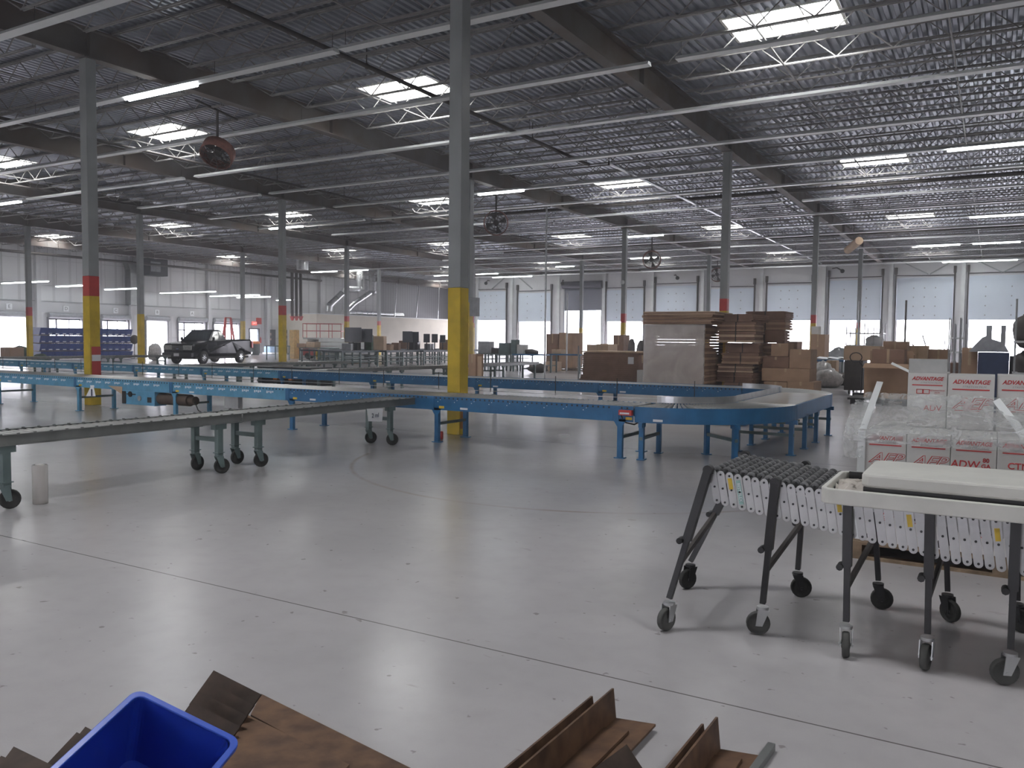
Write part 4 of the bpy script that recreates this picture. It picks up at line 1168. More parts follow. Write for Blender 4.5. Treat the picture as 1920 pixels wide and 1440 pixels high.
# ---------------------------------------------------------------- mid and far ground
def zat(px, py, y): return on_y(px, py, y).z
def carton_at(px0, px1, pt, pb, y, d, label, mt=None, grp=None, name='cardboard_box', cat='box', tape=True, rz=0, z0=None, open_=False):
    a, b = on_y(px0, (pt + pb) / 2, y), on_y(px1, (pt + pb) / 2, y)
    w = b.x - a.x; cx_ = (px0 + px1) / 2
    zt = zat(cx_, pt, y); zb = max(0, zat(cx_, pb, y)) if z0 is None else z0
    return carton(a.x, y, zb, w, d, zt - zb, label, mt, grp, name, cat, tape, rz, open_)
def carton(x, y, z, w, d, h, label, mt=None, grp=None, name='cardboard_box', cat='box', tape=True, rz=0, open_=False):
    e = empty(name, (x, y, z), rz, label, cat, grp)
    mt = mt or M_CARD
    if open_:
        g = MB(); t = .006
        g.box(0, w, 0, t, 0, h).box(0, w, d - t, d, 0, h).box(0, t, t, d - t, 0, h).box(w - t, w, t, d - t, 0, h).box(t, w - t, t, d - t, 0, t)
        g.build('box_body', mt, e)
        MB().add([(0, 0, h), (w, 0, h), (w, -d * .35, h - h * .12), (0, -d * .35, h - h * .12), (0, .006, h), (w, .006, h), (w, -d * .35, h - h * .12 + .006), (0, -d * .35, h - h * .12 + .006)], [(0, 1, 2, 3), (7, 6, 5, 4), (0, 4, 5, 1), (1, 5, 6, 2), (2, 6, 7, 3), (3, 7, 4, 0)]).build('box_flap', mt, e)
        MB().box(0, w, d - t, d, h, h + d * .3).build('box_flap', mt, e)
    else:
        MB().box(0, w, 0, d, 0, h).build('box_body', mt, e, bevel=.01)
        if tape:
            MB().box(w * .5 - .03, w * .5 + .03, -.003, 0, h * .72, h).box(w * .5 - .03, w * .5 + .03, -.003, d, h, h + .002).build('packing_tape', M_TAPE, e)
    return e
def bundle(x, y, z, w, d, h, rz, label, mt=None, n=6, grp='flattened carton bundles'):
    e = empty('carton_bundle', (x, y, z), rz, label, 'cardboard', grp)
    g = MB(); random.seed(int(x * 100 + z * 37) & 1023)
    for k in range(n):
        o1, o2 = random.uniform(-.015, .015), random.uniform(-.02, .02)
        g.box(-w / 2 + o1, w / 2 + o2, -d / 2 + o2, d / 2 + o1, h * k / n + .002, h * (k + .86) / n, k % 2)
    g.box(-w / 2 + .05, w / 2 - .05, -d / 2 + .05, d / 2 - .05, .001, h - .001, 1)  # hidden core added to stop light showing between the sheets
    g.build('cardboard_sheets', [mt or M_CARD, M_CARDD], e)
    if w < 1.6: MB().box(-.012, .012, -d / 2 - .022, d / 2 + .022, -.0, h + .003).build('strap', M_BLACK, e)
    return e
# brown low carton block
a = on_y(1092, 690, 29.2); b = on_y(1196, 690, 29.2)
e = empty('carton_block', (a.x, 29.2, 0), 0, 'low wide block of brown flattened cartons beyond the blue conveyor', 'cardboard')
w_ = b.x - a.x; ht = zat(1140, 661, 29.2)
g = MB()
for k in range(14):
    o1 = random.uniform(-.02, .02); g.box(-.10 + .1 * min(1, k / 3) + o1, w_ + o1, 0 + o1, 1.7, .0 + ht * k / 14, ht * (k + .95) / 14)
g.build('stacked_sheets', M_CARDD, e)
MB().box(-.03, w_ + .18, -.06, 1.75, ht, ht + .05).build('top_sheet', M_CARDL, e)
MB().box(w_ * .83, w_ * .93, -.03, -.022, ht * .62, ht * .86).build('paper_label', M_PAPER, e)
carton_at(1194, 1208, 694, 713, 27.4, .4, 'small white box on the floor left of the wrapped carton stack', M_WCARD, z0=0, tape=False)
carton_at(1197, 1212, 666, 700, 28.6, .5, 'brown box wedged between the low block and the wrapped stack', M_CARDD, z0=0)
# wrapped stack
YW = 23.9
a = on_y(1208, 650, YW); b = on_y(1322, 650, YW); w_ = b.x - a.x; ht = zat(1265, 608, YW)
e = empty('wrapped_stack', (a.x, YW, 0), 0, 'tall stack of flattened cartons wrapped in clear film behind the blue conveyor', 'cardboard')
g = MB(); random.seed(5)
for k in range(22):
    o1 = random.uniform(-.015, .015); g.box(.015 + o1 * .5, w_ - .015 + o1, .02 + abs(o1), 1.9, .13 + (ht - .14) * k / 22, .13 + (ht - .14) * (k + .9) / 22, k % 2)
g.build('stacked_sheets', [M_CARD, M_CARDD], e)
g = MB().box(0, w_, 0, 1.92, 0, .02).box(0, w_, 0, .1, .1, .12).box(0, w_, 1.8, 1.9, .1, .12)
for q in (0, w_ / 2 - .05, w_ - .1): g.box(q, q + .1, 0, 1.9, .02, .1)
g.build('wooden_pallet', M_WOOD, e)
g = MB(); n = 40; ny = 14
per = [(-.012, 1.2)] + [(-.012, -.02)] + [(w_ * k / n, -.02) for k in range(n + 1)] + [(w_ - .06, -.018)]
vs = []
for k, (x, y) in enumerate(per):
    for j in range(ny + 1): vs.append((x + random.uniform(-.004, .004), y - random.uniform(0, .02), .12 + (ht - .12) * j / ny))
g.add(vs, [(i * (ny + 1) + j, (i + 1) * (ny + 1) + j, (i + 1) * (ny + 1) + j + 1, i * (ny + 1) + j + 1) for i in range(len(per) - 1) for j in range(ny)], 0, True)
g.build('stretch_wrap', M_FILM2, e)
zt2 = zat(1265, 584, YW)
for k in range(4):
    h = (zt2 - ht) / 4
    bundle(a.x + w_ * .5 + .08 + .03 * (k % 2), YW + .95, ht + .004 + k * h, w_ + .28, 2.02, h - .004, R((-1, 1.2, -.6, 1)[k]), 'flat carton bundle on top of the wrapped stack, %s from the top' % ORD[3 - k], M_CARDL if k == 3 else M_CARD, 3)
# messy flattened bundles right of the column
random.seed(9)
xb = on_y(1392, 650, 25.6).x
z = 0.0
hh = [.34, .3, .26, .34, .3, .34, .28, .24]
for k, h in enumerate(hh):
    bundle(xb + random.uniform(-.12, .12), 25.6 + random.uniform(-.1, .1), z, 1.05 + random.uniform(-.15, .1), 1.4, h - .006, R(random.uniform(-14, 14)), 'untidy flattened carton bundle right of the wrapped stack, %s from the floor' % ORD[k], [M_CARD, M_CARDD, M_CARDL][k % 3], 4)
    z += h
xb = on_y(1437, 650, 27.6).x; z = 0
for k, h in enumerate([.4, .38, .4, .36, .42, .34, .26]):
    bundle(xb + random.uniform(-.08, .08), 27.7, z, 1.25, 1.3, h - .006, R(random.uniform(-9, 9)), 'flattened carton bundle in the farther messy stack, %s from the floor' % ORD[k], [M_CARDD, M_CARD][k % 2], 4)
    z += h
# carton pile to the right
G_ = 'brown cartons piled right of the messy stacks'
YC = 25.2
carton_at(1432, 1475, 716, 742, YC, 1.2, 'floor level brown carton, left of three in the carton pile', M_CARD, G_, z0=0)
carton_at(1476, 1526, 716, 742, YC, 1.2, 'floor level brown carton at the right corner of the carton pile', M_CARD, G_, z0=0)
z1 = zat(1478, 716, YC) + .004
carton_at(1428, 1518, 691, 716, YC + .02, 1.1, 'wide tan carton in the second layer of the carton pile', M_CARD, G_, z0=z1)
z2 = zat(1473, 691, YC + .02) + .006
carton_at(1430, 1479, 669, 691, YC + .1, 1.0, 'brown carton, left of the third layer of the carton pile', M_CARDD, G_, z0=z2)
carton_at(1480, 1520, 655, 691, YC + .1, 1.0, 'upright brown carton, right of the third layer of the carton pile', M_CARD, G_, z0=z2)
z3 = zat(1454, 669, YC + .1) + .01
carton_at(1446, 1478, 644, 668, YC + .2, .8, 'top brown carton of the carton pile', M_CARD, G_, z0=z3)
carton_at(1455, 1494, 640, 700, 33.0, 1.0, 'tall brown carton half hidden behind the carton pile', M_CARDD, None, z0=0)
carton_at(1519, 1546, 627, 702, 36.0, 1.0, 'stack of dull cartons behind the pile, by the column foot', M_CARD, None, z0=0)
carton_at(1521, 1535, 612, 627, 36.1, .5, 'pale framed panel lying on the dull carton stack', M_WCARD, None, z0=zat(1532, 627, 36.0) + .01, tape=False)
# blue table with papers, plastic bags
def table(px0, px1, ptop, pfoot, y, d, label, mt=M_BLUE, legs=2, grp=None, name='work_table', shelf=False):
    a, b = on_y(px0, ptop, y), on_y(px1, ptop, y); w = b.x - a.x; h = on_y((px0 + px1) / 2, ptop, y).z
    e = empty(name, (a.x, y, 0), 0, label, 'table', grp)
    MB().box(0, w, 0, d, h - .06, h).build('table_top', mt, e)
    for k in range(legs):
        x = .05 + (w - .1) * k / (legs - 1)
        for yy in (.05, d - .05): MB().box(x - .03, x + .03, yy - .03, yy + .03, 0, h - .06).build('leg', M_GRNG, e)
        MB().box(x - .015, x + .015, .08, d - .08, h * .35, h * .35 + .04).build('cross_brace', M_GRNG, e)
    if shelf: MB().box(.03, w - .03, .04, d - .04, h * .3, h * .3 + .03).build('lower_shelf', mt, e)
    return e, a.x, w, h
e, tx, tw2, thh = table(1524, 1582, 675, 710, 33.5, 1.0, 'blue table heaped with papers right of the carton pile')
for k in range(5):
    sheet('paper_stack', [(tx + .1 + k * .4, 33.6, thh + .05 + .03 * k), (tx + .5 + k * .4, 33.55, thh + .02), (tx + .55 + k * .4, 34.2, thh + .06), (tx + .12 + k * .4, 34.2, thh + .1)], M_PAPER, 'white papers spilled on the blue table, %s from the left' % ORD[k], 'paper', 'papers on the blue table', .02)
def lump(px, py, y, r, label, mt, name, cat, sx=1, sz=1, seed=1, grp=None, z=None):
    c_ = on_y(px, py, y); random.seed(seed)
    vs = []; nu, nv = 14, 8
    for j in range(nv + 1):
        ph = math.pi * j / nv
        for i in range(nu):
            t = 2 * math.pi * i / nu; rr = r * (1 + random.uniform(-.16, .16))
            vs.append((rr * sx * math.sin(ph) * math.cos(t), rr * math.sin(ph) * math.sin(t), rr * sz * math.cos(ph)))
    m_ = MB().add(vs, [(j * nu + i, j * nu + (i + 1) % nu, (j + 1) * nu + (i + 1) % nu, (j + 1) * nu + i) for j in range(nv) for i in range(nu)], 0, True)
    zz = r * sz if z is None else z + r * sz
    o = m_.build(name, mt, None, (c_.x, y, zz * .93)); tag(o, label, cat, grp); return o
M_BAG = mat('milky_plastic_bag', (.55, .53, .52), .3, 0, .2, 9, .4)
lump(1553, 705, 30.5, .42, 'crumpled plastic bag on the floor before the blue table', M_BAG, 'plastic_bag', 'bag', 1.1, .8, 2)
lump(1543, 698, 31.6, .38, 'second plastic bag leaning behind the first before the blue table', M_BAG, 'plastic_bag', 'bag', .9, 1.2, 3)
carton_at(1549, 1568, 676, 699, 32.2, .6, 'square tan box standing below the blue table edge', M_CARDL, None, z0=0)
lump(1576, 703, 32.4, .3, 'dark heap of cables on the floor under the blue table', M_DARKPIPE, 'cable_heap', 'cables', 1.2, .8, 4)
lump(1575, 640, 40, .62, 'grey covered heap by the dock doors, left of the wire cart', M_GREY, 'covered_heap', 'heap', 1.0, 1.1, 5)
# pale long carton on a dark crate, cart frame
e = carton_at(1583, 1617, 676, 722, 27.0, 1.1, 'dark cart body under the long pale carton', M_DARKPIPE, None, 'cart_body', 'cart', False, z0=.12)
for k in range(4): MB().cyl((.12 + (k % 2) * .9, .1 + (k // 2) * .9, -.06), (.16 + (k % 2) * .9, .1 + (k // 2) * .9, -.06), .06, 12).build('wheel', M_RUB, e)
carton_at(1582, 1650, 649, 676, 27.0, 1.1, 'long pale carton resting on the dark cart', M_CARDL, None, z0=zat(1600, 676, 27.0) + .01)
# gaylord box on a black skid
p0 = on_y(1620, 700, 22.6); p1 = on_y(1705, 700, 22.6)
e = empty('plastic_skid', (on_y(1590, 745, 22.6).x, 22.5, 0), 0, 'black plastic skid under the tall brown gaylord box', 'skid')
w_ = on_y(1712, 745, 22.6).x - on_y(1590, 745, 22.6).x
MB().box(0, w_, 0, 1.3, .12, .17).build('skid_deck', M_BLACK, e)
for k in range(3):
    for q in range(2): MB().box(.06 + k * (w_ - .3) / 2, .24 + k * (w_ - .3) / 2, .05 + q * 1.0, .23 + q * 1.0, 0, .12).build('skid_foot', M_BLACK, e)
carton(p0.x, 22.65, .175, p1.x - p0.x, 1.05, zat(1660, 682, 22.6) - .175, 'tall open brown gaylord box on the black skid', M_CARD, None, 'gaylord_box', 'box', True, 0, True)
carton(p0.x + .15, 22.8, .19, .75, .7, zat(1660, 655, 22.8) - .19, 'brown carton standing inside the gaylord box', M_CARDD, None)
carton_at(1690, 1712, 666, 700, 23.9, .6, 'brown carton leaning up right behind the gaylord box', M_CARD, None, z0=0)
# pallet truck handle
p = on_y(1617, 700, 24.6)
e = empty('pallet_truck', (p.x, 24.4, 0), 0, 'pallet truck handle loop standing left of the gaylord box', 'pallet truck')
MB().tube([(.0, 0, .12), (.02, 0, .95), (-.05, -.02, 1.05)], .02, 8).build('handle_bar', M_BLACK, e)
lp = [(-.05 + .13 * math.cos(t) * 1.2 - .1, -.02, 1.17 + .13 * math.sin(t)) for t in [k * math.pi / 6 for k in range(13)]]
MB().tube(lp, .014, 6).build('handle_loop', M_BLACK, e)
MB().box(-.2, .2, -.1, .1, .04, .2).build('pump_body', M_BLACK, e)
for q in (-.18, .06): MB().box(q, q + .12, .1, 1.15, .05, .11).build('fork_arm', M_BLACK, e)
# wire cart
def wire_rack(px0, px1, ptop, pbot, y, d, nposts, shelves, label, name='wire_rack', grp=None):
    a, b = on_y(px0, ptop, y), on_y(px1, ptop, y); w = b.x - a.x; h = zat((px0 + px1) / 2, ptop, y)
    e = empty(name, (a.x, y, 0), 0, label, 'rack', grp)
    for k in range(nposts):
        x = w * k / (nposts - 1)
        for yy in (0, d): MB().cyl((x, yy, 0), (x, yy, h * (1 if k % 2 == 0 else .93)), .018, 6).build('rack_post', M_GALV, e)
    for ps in shelves:
        z = zat((px0 + px1) / 2, ps, y)
        MB().box(0, w, 0, d, z - .02, z + .02).build('rack_shelf', M_WHITE, e)
    return e
wire_rack(1588, 1656, 605, 700, 31.0, .9, 5, (625, 648), 'wire frame cart with two white shelves above the long pale carton')
lump(1640, 632, 31.4, .28, 'pale round bag lying on the wire cart shelf', M_PAPER, 'plastic_bag', 'bag', 1.1, .8, 6, z=zat(1622, 648, 31.0) + .03)
wire_rack(1781, 1812, 596, 700, 25.0, .9, 4, (634, 661), 'tall wire shelf rack right of the open film carton')
p = at(1607, 700)
p = on_y(1607, 700, 30.2); o = MB().cyl((0, 0, 0), (0, 0, zat(1607, 565, 30.2)), .025, 8).build('steel_pole', M_GALV, None, (p.x, 30.2, 0)); tag(o, 'slim upright pole in front of the wire cart', 'pole')
p = on_y(1698, 600, 38); o = MB().cyl((0, 0, 0), (0, 0, zat(1698, 563, 38)), .04, 8).build('steel_pole', M_DARKPIPE, None, (p.x, 38, 0)); tag(o, 'slim dark pole in front of the white dock door right of the far column', 'pole')
carton_at(1655, 1700, 640, 700, 28.5, 1.0, 'brown carton stack glowing in the backlight behind the gaylord box', M_CARD, None, z0=0)
carton_at(1702, 1738, 648, 700, 29.5, 1.0, 'brown carton behind the open film carton, left one', M_CARDL, None, z0=0)
carton_at(1740, 1778, 655, 700, 30.0, 1.0, 'brown carton behind the open film carton, right one', M_CARD, None, z0=0)
random.seed(21)
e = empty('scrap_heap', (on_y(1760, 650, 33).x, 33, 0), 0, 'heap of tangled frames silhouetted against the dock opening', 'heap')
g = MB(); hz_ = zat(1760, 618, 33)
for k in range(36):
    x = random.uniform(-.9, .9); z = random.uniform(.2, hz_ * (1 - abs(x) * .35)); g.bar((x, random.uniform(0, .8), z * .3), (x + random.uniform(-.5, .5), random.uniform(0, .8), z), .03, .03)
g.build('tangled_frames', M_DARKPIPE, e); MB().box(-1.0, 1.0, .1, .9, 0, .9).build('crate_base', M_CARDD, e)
carton_at(1803, 1832, 652, 705, 22.5, .9, 'brown carton left of the navy board', M_CARD, None, z0=0)
carton_at(1833, 1892, 661, 705, 21.8, .9, 'navy blue carton standing at the right behind the film cartons', M_NAVY, None, z0=0, tape=False)
carton_at(1893, 1907, 668, 700, 22.4, .6, 'black crate between the navy carton and the right edge', M_BLACK, None, z0=0, tape=False)
zz = zat(1840, 652, 22.5) if False else zat(1862, 661, 21.8) + .008
e = empty('parts_heap', (on_y(1855, 655, 22.2).x, 22.2, zz), 0, 'grey heap of machine parts on top of the navy carton', 'heap')
MB().prism([(-.42, 0), (.4, 0), (.28, .22), (.05, .30), (-.02, .40), (-.15, .34), (-.3, .16)], .05, .5).build('heap_body', M_GREY, e)
MB().box(-.08, .04, .2, .32, .3, .62).build('upright_block', M_GREY, e); MB().box(.22, .32, .2, .3, .1, .62).build('upright_post', M_GREY, e)
e, tx, tw2, thh = table(1899, 1990, 700, 760, 18.5, .8, 'tall shelf with dark wrapped goods cut by the right edge', M_WHITE, 2)
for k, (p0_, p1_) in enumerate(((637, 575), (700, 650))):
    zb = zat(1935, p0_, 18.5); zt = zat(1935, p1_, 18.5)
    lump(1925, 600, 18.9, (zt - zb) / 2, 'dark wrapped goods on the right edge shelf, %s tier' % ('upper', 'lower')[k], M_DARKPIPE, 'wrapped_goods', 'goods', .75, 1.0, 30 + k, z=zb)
    MB().box(-.0, tw2, 0, .8, zb - .06, zb - .02).build('rack_shelf', M_WHITE, e)
for xx in (.02, tw2 - .02): MB().cyl((xx, .03, 0), (xx, .03, zat(1935, 560, 18.5)), .02, 6).build('rack_post', M_GALV, e)
# pallet of cartons and benches left of centre
carton_at(1024, 1047, 626, 691, 38.2, 1.2, 'dark brown tall carton left of the bright dock opening', M_CARDD, None, z0=.15)
carton_at(1048, 1073, 624, 691, 38.0, 1.2, 'tan tall carton left of the bright dock opening', M_CARD, None, z0=.15)
a = on_y(1022, 690, 37.9); pallet(a.x, 37.9, 0, 'wooden pallet under the two tall cartons by the dock opening', 2.4, 1.3)
carton_at(1023, 1043, 678, 690, 36.8, .6, 'low tan carton on the floor before the two tall cartons', M_CARDL, None, z0=0)
carton_at(1034, 1052, 655, 663, 34.95, .5, 'flat pale carton on the long blue bench', M_CARDL, None, z0=zat(1059, 664, 34.8) + .003)
table(893, 958, 663, 690, 35.2, .8, 'blue bench with many legs behind the tall centre column', M_GRNG, 4, 'blue benches by the dock doors', shelf=True)
table(960, 1022, 664, 693, 35.0, .8, 'blue bench left of the two tall cartons', M_BLUE, 2, 'blue benches by the dock doors')
table(1030, 1088, 664, 698, 34.8, .7, 'blue bench running behind the low brown carton block', M_BLUE, 2, 'blue benches by the dock doors')
zb = zat(925, 663, 35.2) + .003
carton_at(896, 917, 640, 655, 35.3, .5, 'grey machine box on the bench behind the centre column', M_GREY, None, 'machine_box', 'box', False, z0=zb)
carton_at(921, 933, 652, 662, 35.3, .4, 'small dark box on the bench behind the centre column', M_DARKPIPE, None, 'machine_box', 'box', False, z0=zb)
carton_at(935, 955, 643, 662, 35.3, .5, 'blue grey bin on the bench end', M_GRNG, None, 'machine_box', 'box', False, z0=zb)
zb = zat(990, 664, 35.0) + .003
carton_at(958, 967, 637, 663, 35.1, .4, 'dark upright part on the blue bench', M_GRNG, None, 'machine_box', 'box', False, z0=zb)
carton_at(969, 981, 646, 663, 35.1, .5, 'white box on the blue bench', M_WCARD, None, 'white_box', 'box', False, z0=zb)
lump(996, 661, 35.4, .22, 'low dark heap on the blue bench right of the white box', M_DARKPIPE, 'rag_heap', 'rags', 1.8, .7, 8, z=zb)
lump(1008, 676, 34.4, .3, 'dark bag lying under the blue bench', M_DARKPIPE, 'dark_bag', 'bag', 1.8, .8, 9, z=.0)
carton_at(878, 892, 664, 706, 23.5, .5, 'tan carton standing on the floor right of the centre column', M_CARD, None, z0=0)
carton_at(893, 903, 668, 684, 23.6, .05, 'leaning cardboard flap by the tan carton right of the centre column', M_CARDL, None, 'cardboard_flap', 'cardboard', False, z0=0)
carton_at(1100, 1140, 646, 662, 33.5, 1.0, 'rounded pinkish carton behind the low brown block, left one', M_CARDL, None, z0=0)
carton_at(1118, 1145, 645, 662, 34.8, .8, 'carton behind the low brown block, right one', M_CARD, None, z0=0)
carton_at(1150, 1169, 628, 662, 38.6, .8, 'tall brown carton at the foot of the far banded column', M_CARDD, None, z0=0)
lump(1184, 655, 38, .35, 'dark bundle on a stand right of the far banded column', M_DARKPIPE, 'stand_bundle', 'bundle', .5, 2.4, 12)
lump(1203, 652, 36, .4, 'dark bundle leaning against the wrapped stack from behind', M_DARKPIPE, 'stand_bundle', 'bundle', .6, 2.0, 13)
# ---- workbenches with monitors, left centre
BX = [(-29.3, 31.2), (-28.9, 34.2), (-28.7, 37.2), (-28.6, 40.3), (-28.5, 43.4), (-28.4, 46.5), (-32.6, 33.0), (-32.4, 36.2), (-32.2, 39.4), (-32.0, 42.6)]
def bench(x, y, L, label):
    e = empty('work_bench', (x, y, 0), 0, label, 'workbench', 'dark steel work benches'); W = 1.3; h = .92
    MB().box(0, W, 0, L, h - .10, h - .04).box(-.02, W + .02, -.02, L + .02, h - .04, h).build('bench_top', mat('bench_dark_steel', (.10, .12, .14), .5), e)
    for yy in (.08, L / 2, L - .08):
        for xx in (.05, W - .05): MB().box(xx - .035, xx + .035, yy - .035, yy + .035, 0, h - .10).build('leg', M_GRNG, e)
    MB().box(.05, W - .05, .08, L - .08, .30, .33).build('lower_shelf', M_GRNG, e)
    for xx in (.05, W - .05): MB().box(xx - .02, xx + .02, .08, L - .08, .52, .56).build('side_rail', M_GRNG, e)
    return e
for k, (x, y) in enumerate(BX):
    bench(x, y, 2.9, 'dark steel workbench in the %s row, %s from the camera' % (('near', ) * 6 + ('far', ) * 4)[k] if False else 'dark steel workbench in the %s row before the office, %s from the camera' % ('right' if k < 6 else 'left', ORD[k if k < 6 else k - 6]))
zB = .922
random.seed(4)
def monitor(x, y, label, w=.5, h=.42, rz=0, pale=False, z=zB):
    e = empty('computer_monitor', (x, y, z), rz, label, 'monitor', 'screens on the workbenches')
    MB().box(-.12, .12, -.1, .1, 0, .02).build('monitor_foot', M_MON, e); MB().box(-.03, .03, .03, .06, .02, .6).build('monitor_stand', M_MON, e)
    MB().box(-w / 2, w / 2, -.03, .03, .42, .42 + h).build('monitor_case', M_GREY if pale else M_MON, e, bevel=.006)
    MB().box(-w / 2 + .02, w / 2 - .02, -.034, -.031, .44, .40 + h).build('screen', M_SCR, e)
    return e
def bench_xy(px, row=0):
    # where the sight line of a column of the photo crosses the bench row
    x = (-28.2, -31.7)[row]; return on_x(px, 650, x)
ml = [(662, .85, .75, 0), (684, .8, .7, 0), (764, .55, .62, 0), (776, .55, .6, 0), (800, .36, .5, 0), (815, .36, .5, 0), (830, .34, .45, 1)]
mn = ['largest dark one right of the white hoist deck', 'dark one just right of the largest', 'dark one at the middle bench', 'dark one beside it at the middle bench', 'left of three before the bright wall', 'middle of three before the bright wall', 'pale one, right of three before the bright wall']
for k, ((px, w, h, pl), nn) in enumerate(zip(ml, mn)):
    q = bench_xy(px)
    y = min(max(q.y, 31.4), 49.2)
    monitor(-28.2, y, 'computer screen on a workbench, ' + nn, w, h, R(35), bool(pl), zB + (.25 if k in (0, 2) else .15) * 0)
its = [(652, 'grey machine left end of the near workbench', M_GREY, .5, .4, .35), (674, 'dark machine under the largest screen', M_MON, .5, .5, .4), (694, 'dark green tall panel on the near workbench', M_GREEN, .4, .3, .8), (713, 'tan upright carton on the middle workbench', M_CARDL, .8, .5, .75),
       (727, 'low tan tray on the middle workbench', M_CARD, .5, .5, .3), (737, 'dark bin on the middle workbench', M_MON, .4, .4, .35), (745, 'brown wooden box on the middle workbench', M_CARDD, .4, .4, .4), (787, 'dark frame machine with an open top on the workbench', M_MON, .5, .5, .5),
       (806, 'grey speaker box on the far workbench', M_GREY, .35, .35, .35), (820, 'black speaker box on the far workbench', M_MON, .35, .35, .35), (834, 'tan carton at the far workbench end', M_CARD, .5, .5, .6)]
for k, (px, lb, mt, w, d, h) in enumerate(its):
    q = bench_xy(px); y = min(max(q.y, 31.3), 49.0)
    carton(-28.6 - (.35 if k % 2 else 0), y, zB, w, d, h, lb, mt, None, 'bench_item', 'box', False, R(20))
its2 = [(700, 'cream folded board on the left workbench row', M_CARDL, .8, .5, .5), (755, 'brown crate on the left workbench row', M_CARDD, .6, .5, .5), (690, 'dark crate under the right workbench row', M_MON, .5, .5, .25)]
for k, (px, lb, mt, w, d, h) in enumerate(its2):
    q = bench_xy(px, 1); y = min(max(q.y, 33.2), 45.0)
    carton(-32.0, y, zB if k < 2 else .335, w, d, h, lb, mt, None, 'bench_item', 'box', False, 0)
# white stacked boards and red scissor lift
q = on_x(644, 655, -34.5)
e = empty('board_stack', (-35.4, q.y - 1.2, 0), R(0), 'white stack of boards on the floor behind the near workbench end', 'boards')
g = MB()
for k in range(6): g.box(0, 2.1, 0, 2.6, .1 + k * .24, .1 + k * .24 + .215)
g.build('white_boards', M_WHITE, e); MB().box(.1, 2.0, .1, 2.5, 0, .1).build('bearer', M_WOOD, e)
q = on_x(602, 650, -43.0)
e = empty('scissor_lift', (-43.0, q.y, 0), R(30), 'red scissor lift with guard rails parked before the cream office', 'scissor lift')
MB().box(-1.2, 1.2, -.55, .55, .25, .8).box(-1.25, 1.25, -.6, .6, .8, .95).build('lift_chassis', M_RED, e)
for sx_ in (-1, 1):
    for sy_ in (-1, 1): MB().cyl((sx_ * .85, sy_ * .45, .22), (sx_ * .85, sy_ * .6, .22), .22, 16).build('wheel', M_RUB, e)
g = MB()
for k in range(4):
    for y_ in (-.4, .4): g.bar((-.9, y_, .95 + k * .12), (.9, y_, 1.07 + k * .12), .05, .04).bar((.9, y_, .95 + k * .12), (-.9, y_, 1.07 + k * .12), .05, .04)
g.build('scissor_arm', M_BLACK, e)
MB().box(-1.2, 1.6, -.55, .55, 1.45, 1.55).build('lift_deck', M_WHITE, e)
g = MB()
for x_ in (-1.2, -.2, .7, 1.6):
    for y_ in (-.55, .55): g.cyl((x_, y_, 1.55), (x_, y_, 2.6), .025, 6)
for z_ in (2.05, 2.58):
    for y_ in (-.55, .55): g.bar((-1.2, y_, z_), (1.6, y_, z_), .05, .05)
    for x_ in (-1.2, 1.6): g.bar((x_, -.55, z_), (x_, .55, z_), .05, .05)
g.build('guard_rail', M_RED, e)
q = on_x(578, 640, -43.5); carton(-44.6, q.y - .8, 0, .5, .5, 2.1, 'yellow lit cabinet left of the red scissor lift', mat('amber_cabinet', (.85, .55, .15), .5), None, 'tall_cabinet', 'cabinet', False)
# left area tables near the doors
for k, (px, yy, lb) in enumerate(((505, 40.5, 'dark steel table left of the red and yellow column by the truck'), (565, 36.5, 'dark steel table between the red and yellow column and the workbenches'))):
    table(px - 5 if k else 498, px + 52 if k else 526, 648 if k == 0 else 652, 675, yy, .9, lb, M_GRNG, 2 if k == 0 else 3)
zz = zat(590, 652, 36.5)
carton_at(556, 572, 644, 652, 36.6, .5, 'low tan carton on the dark table right of the column', M_CARD, None, z0=zz + .003)
carton_at(574, 590, 641, 652, 36.6, .5, 'pale carton on the dark table right of the column', M_CARDL, None, z0=zz + .003)
p = at(597, 683); p.y = 34.6; p.x = on_y(597, 680, 34.6).x
o = MB().lathe([(0, 0), (.14, 0), (.16, .1), (.10, .35), (.15, .6), (.12, .9), (0, .95)], n=12).build('yellow_bollard', M_YEL, None, (p.x, 34.6, 0)); tag(o, 'yellow post guard standing at the left end of the workbenches', 'post')
p = on_y(570, 668, 33.6); o = MB().cyl((0, 0, .14), (1.1, .25, .14), .14, 16).build('film_roll', M_WHITE, None, (p.x - .4, 33.6, 0)); tag(o, 'silver roll lying on the floor left of the workbenches', 'roll')
# dark pallet pile behind the far conveyor
YP = 19.2
a = on_y(482, 685, YP); b = on_y(578, 685, YP); w_ = (b.x - a.x)
for k in range(4):
    e = empty('plastic_pallet', (a.x, YP, .0 + k * .15), 0, 'dark plastic pallet in the low pile behind the far blue conveyor, %s from the floor' % ORD[k], 'pallet', 'dark plastic pallets')
    MB().box(0, w_, 0, 1.1, .10, .14).box(0, w_, 0, 1.1, .0, .03).build('pallet_deck', M_BLACK, e)
    for q_ in range(4): MB().box(.02 + q_ * (w_ - .22) / 3, .2 + q_ * (w_ - .22) / 3, .02, 1.08, .03, .10).build('pallet_foot', M_ORG if q_ in (1, 2) and k in (1, 2) else M_BLACK, e)
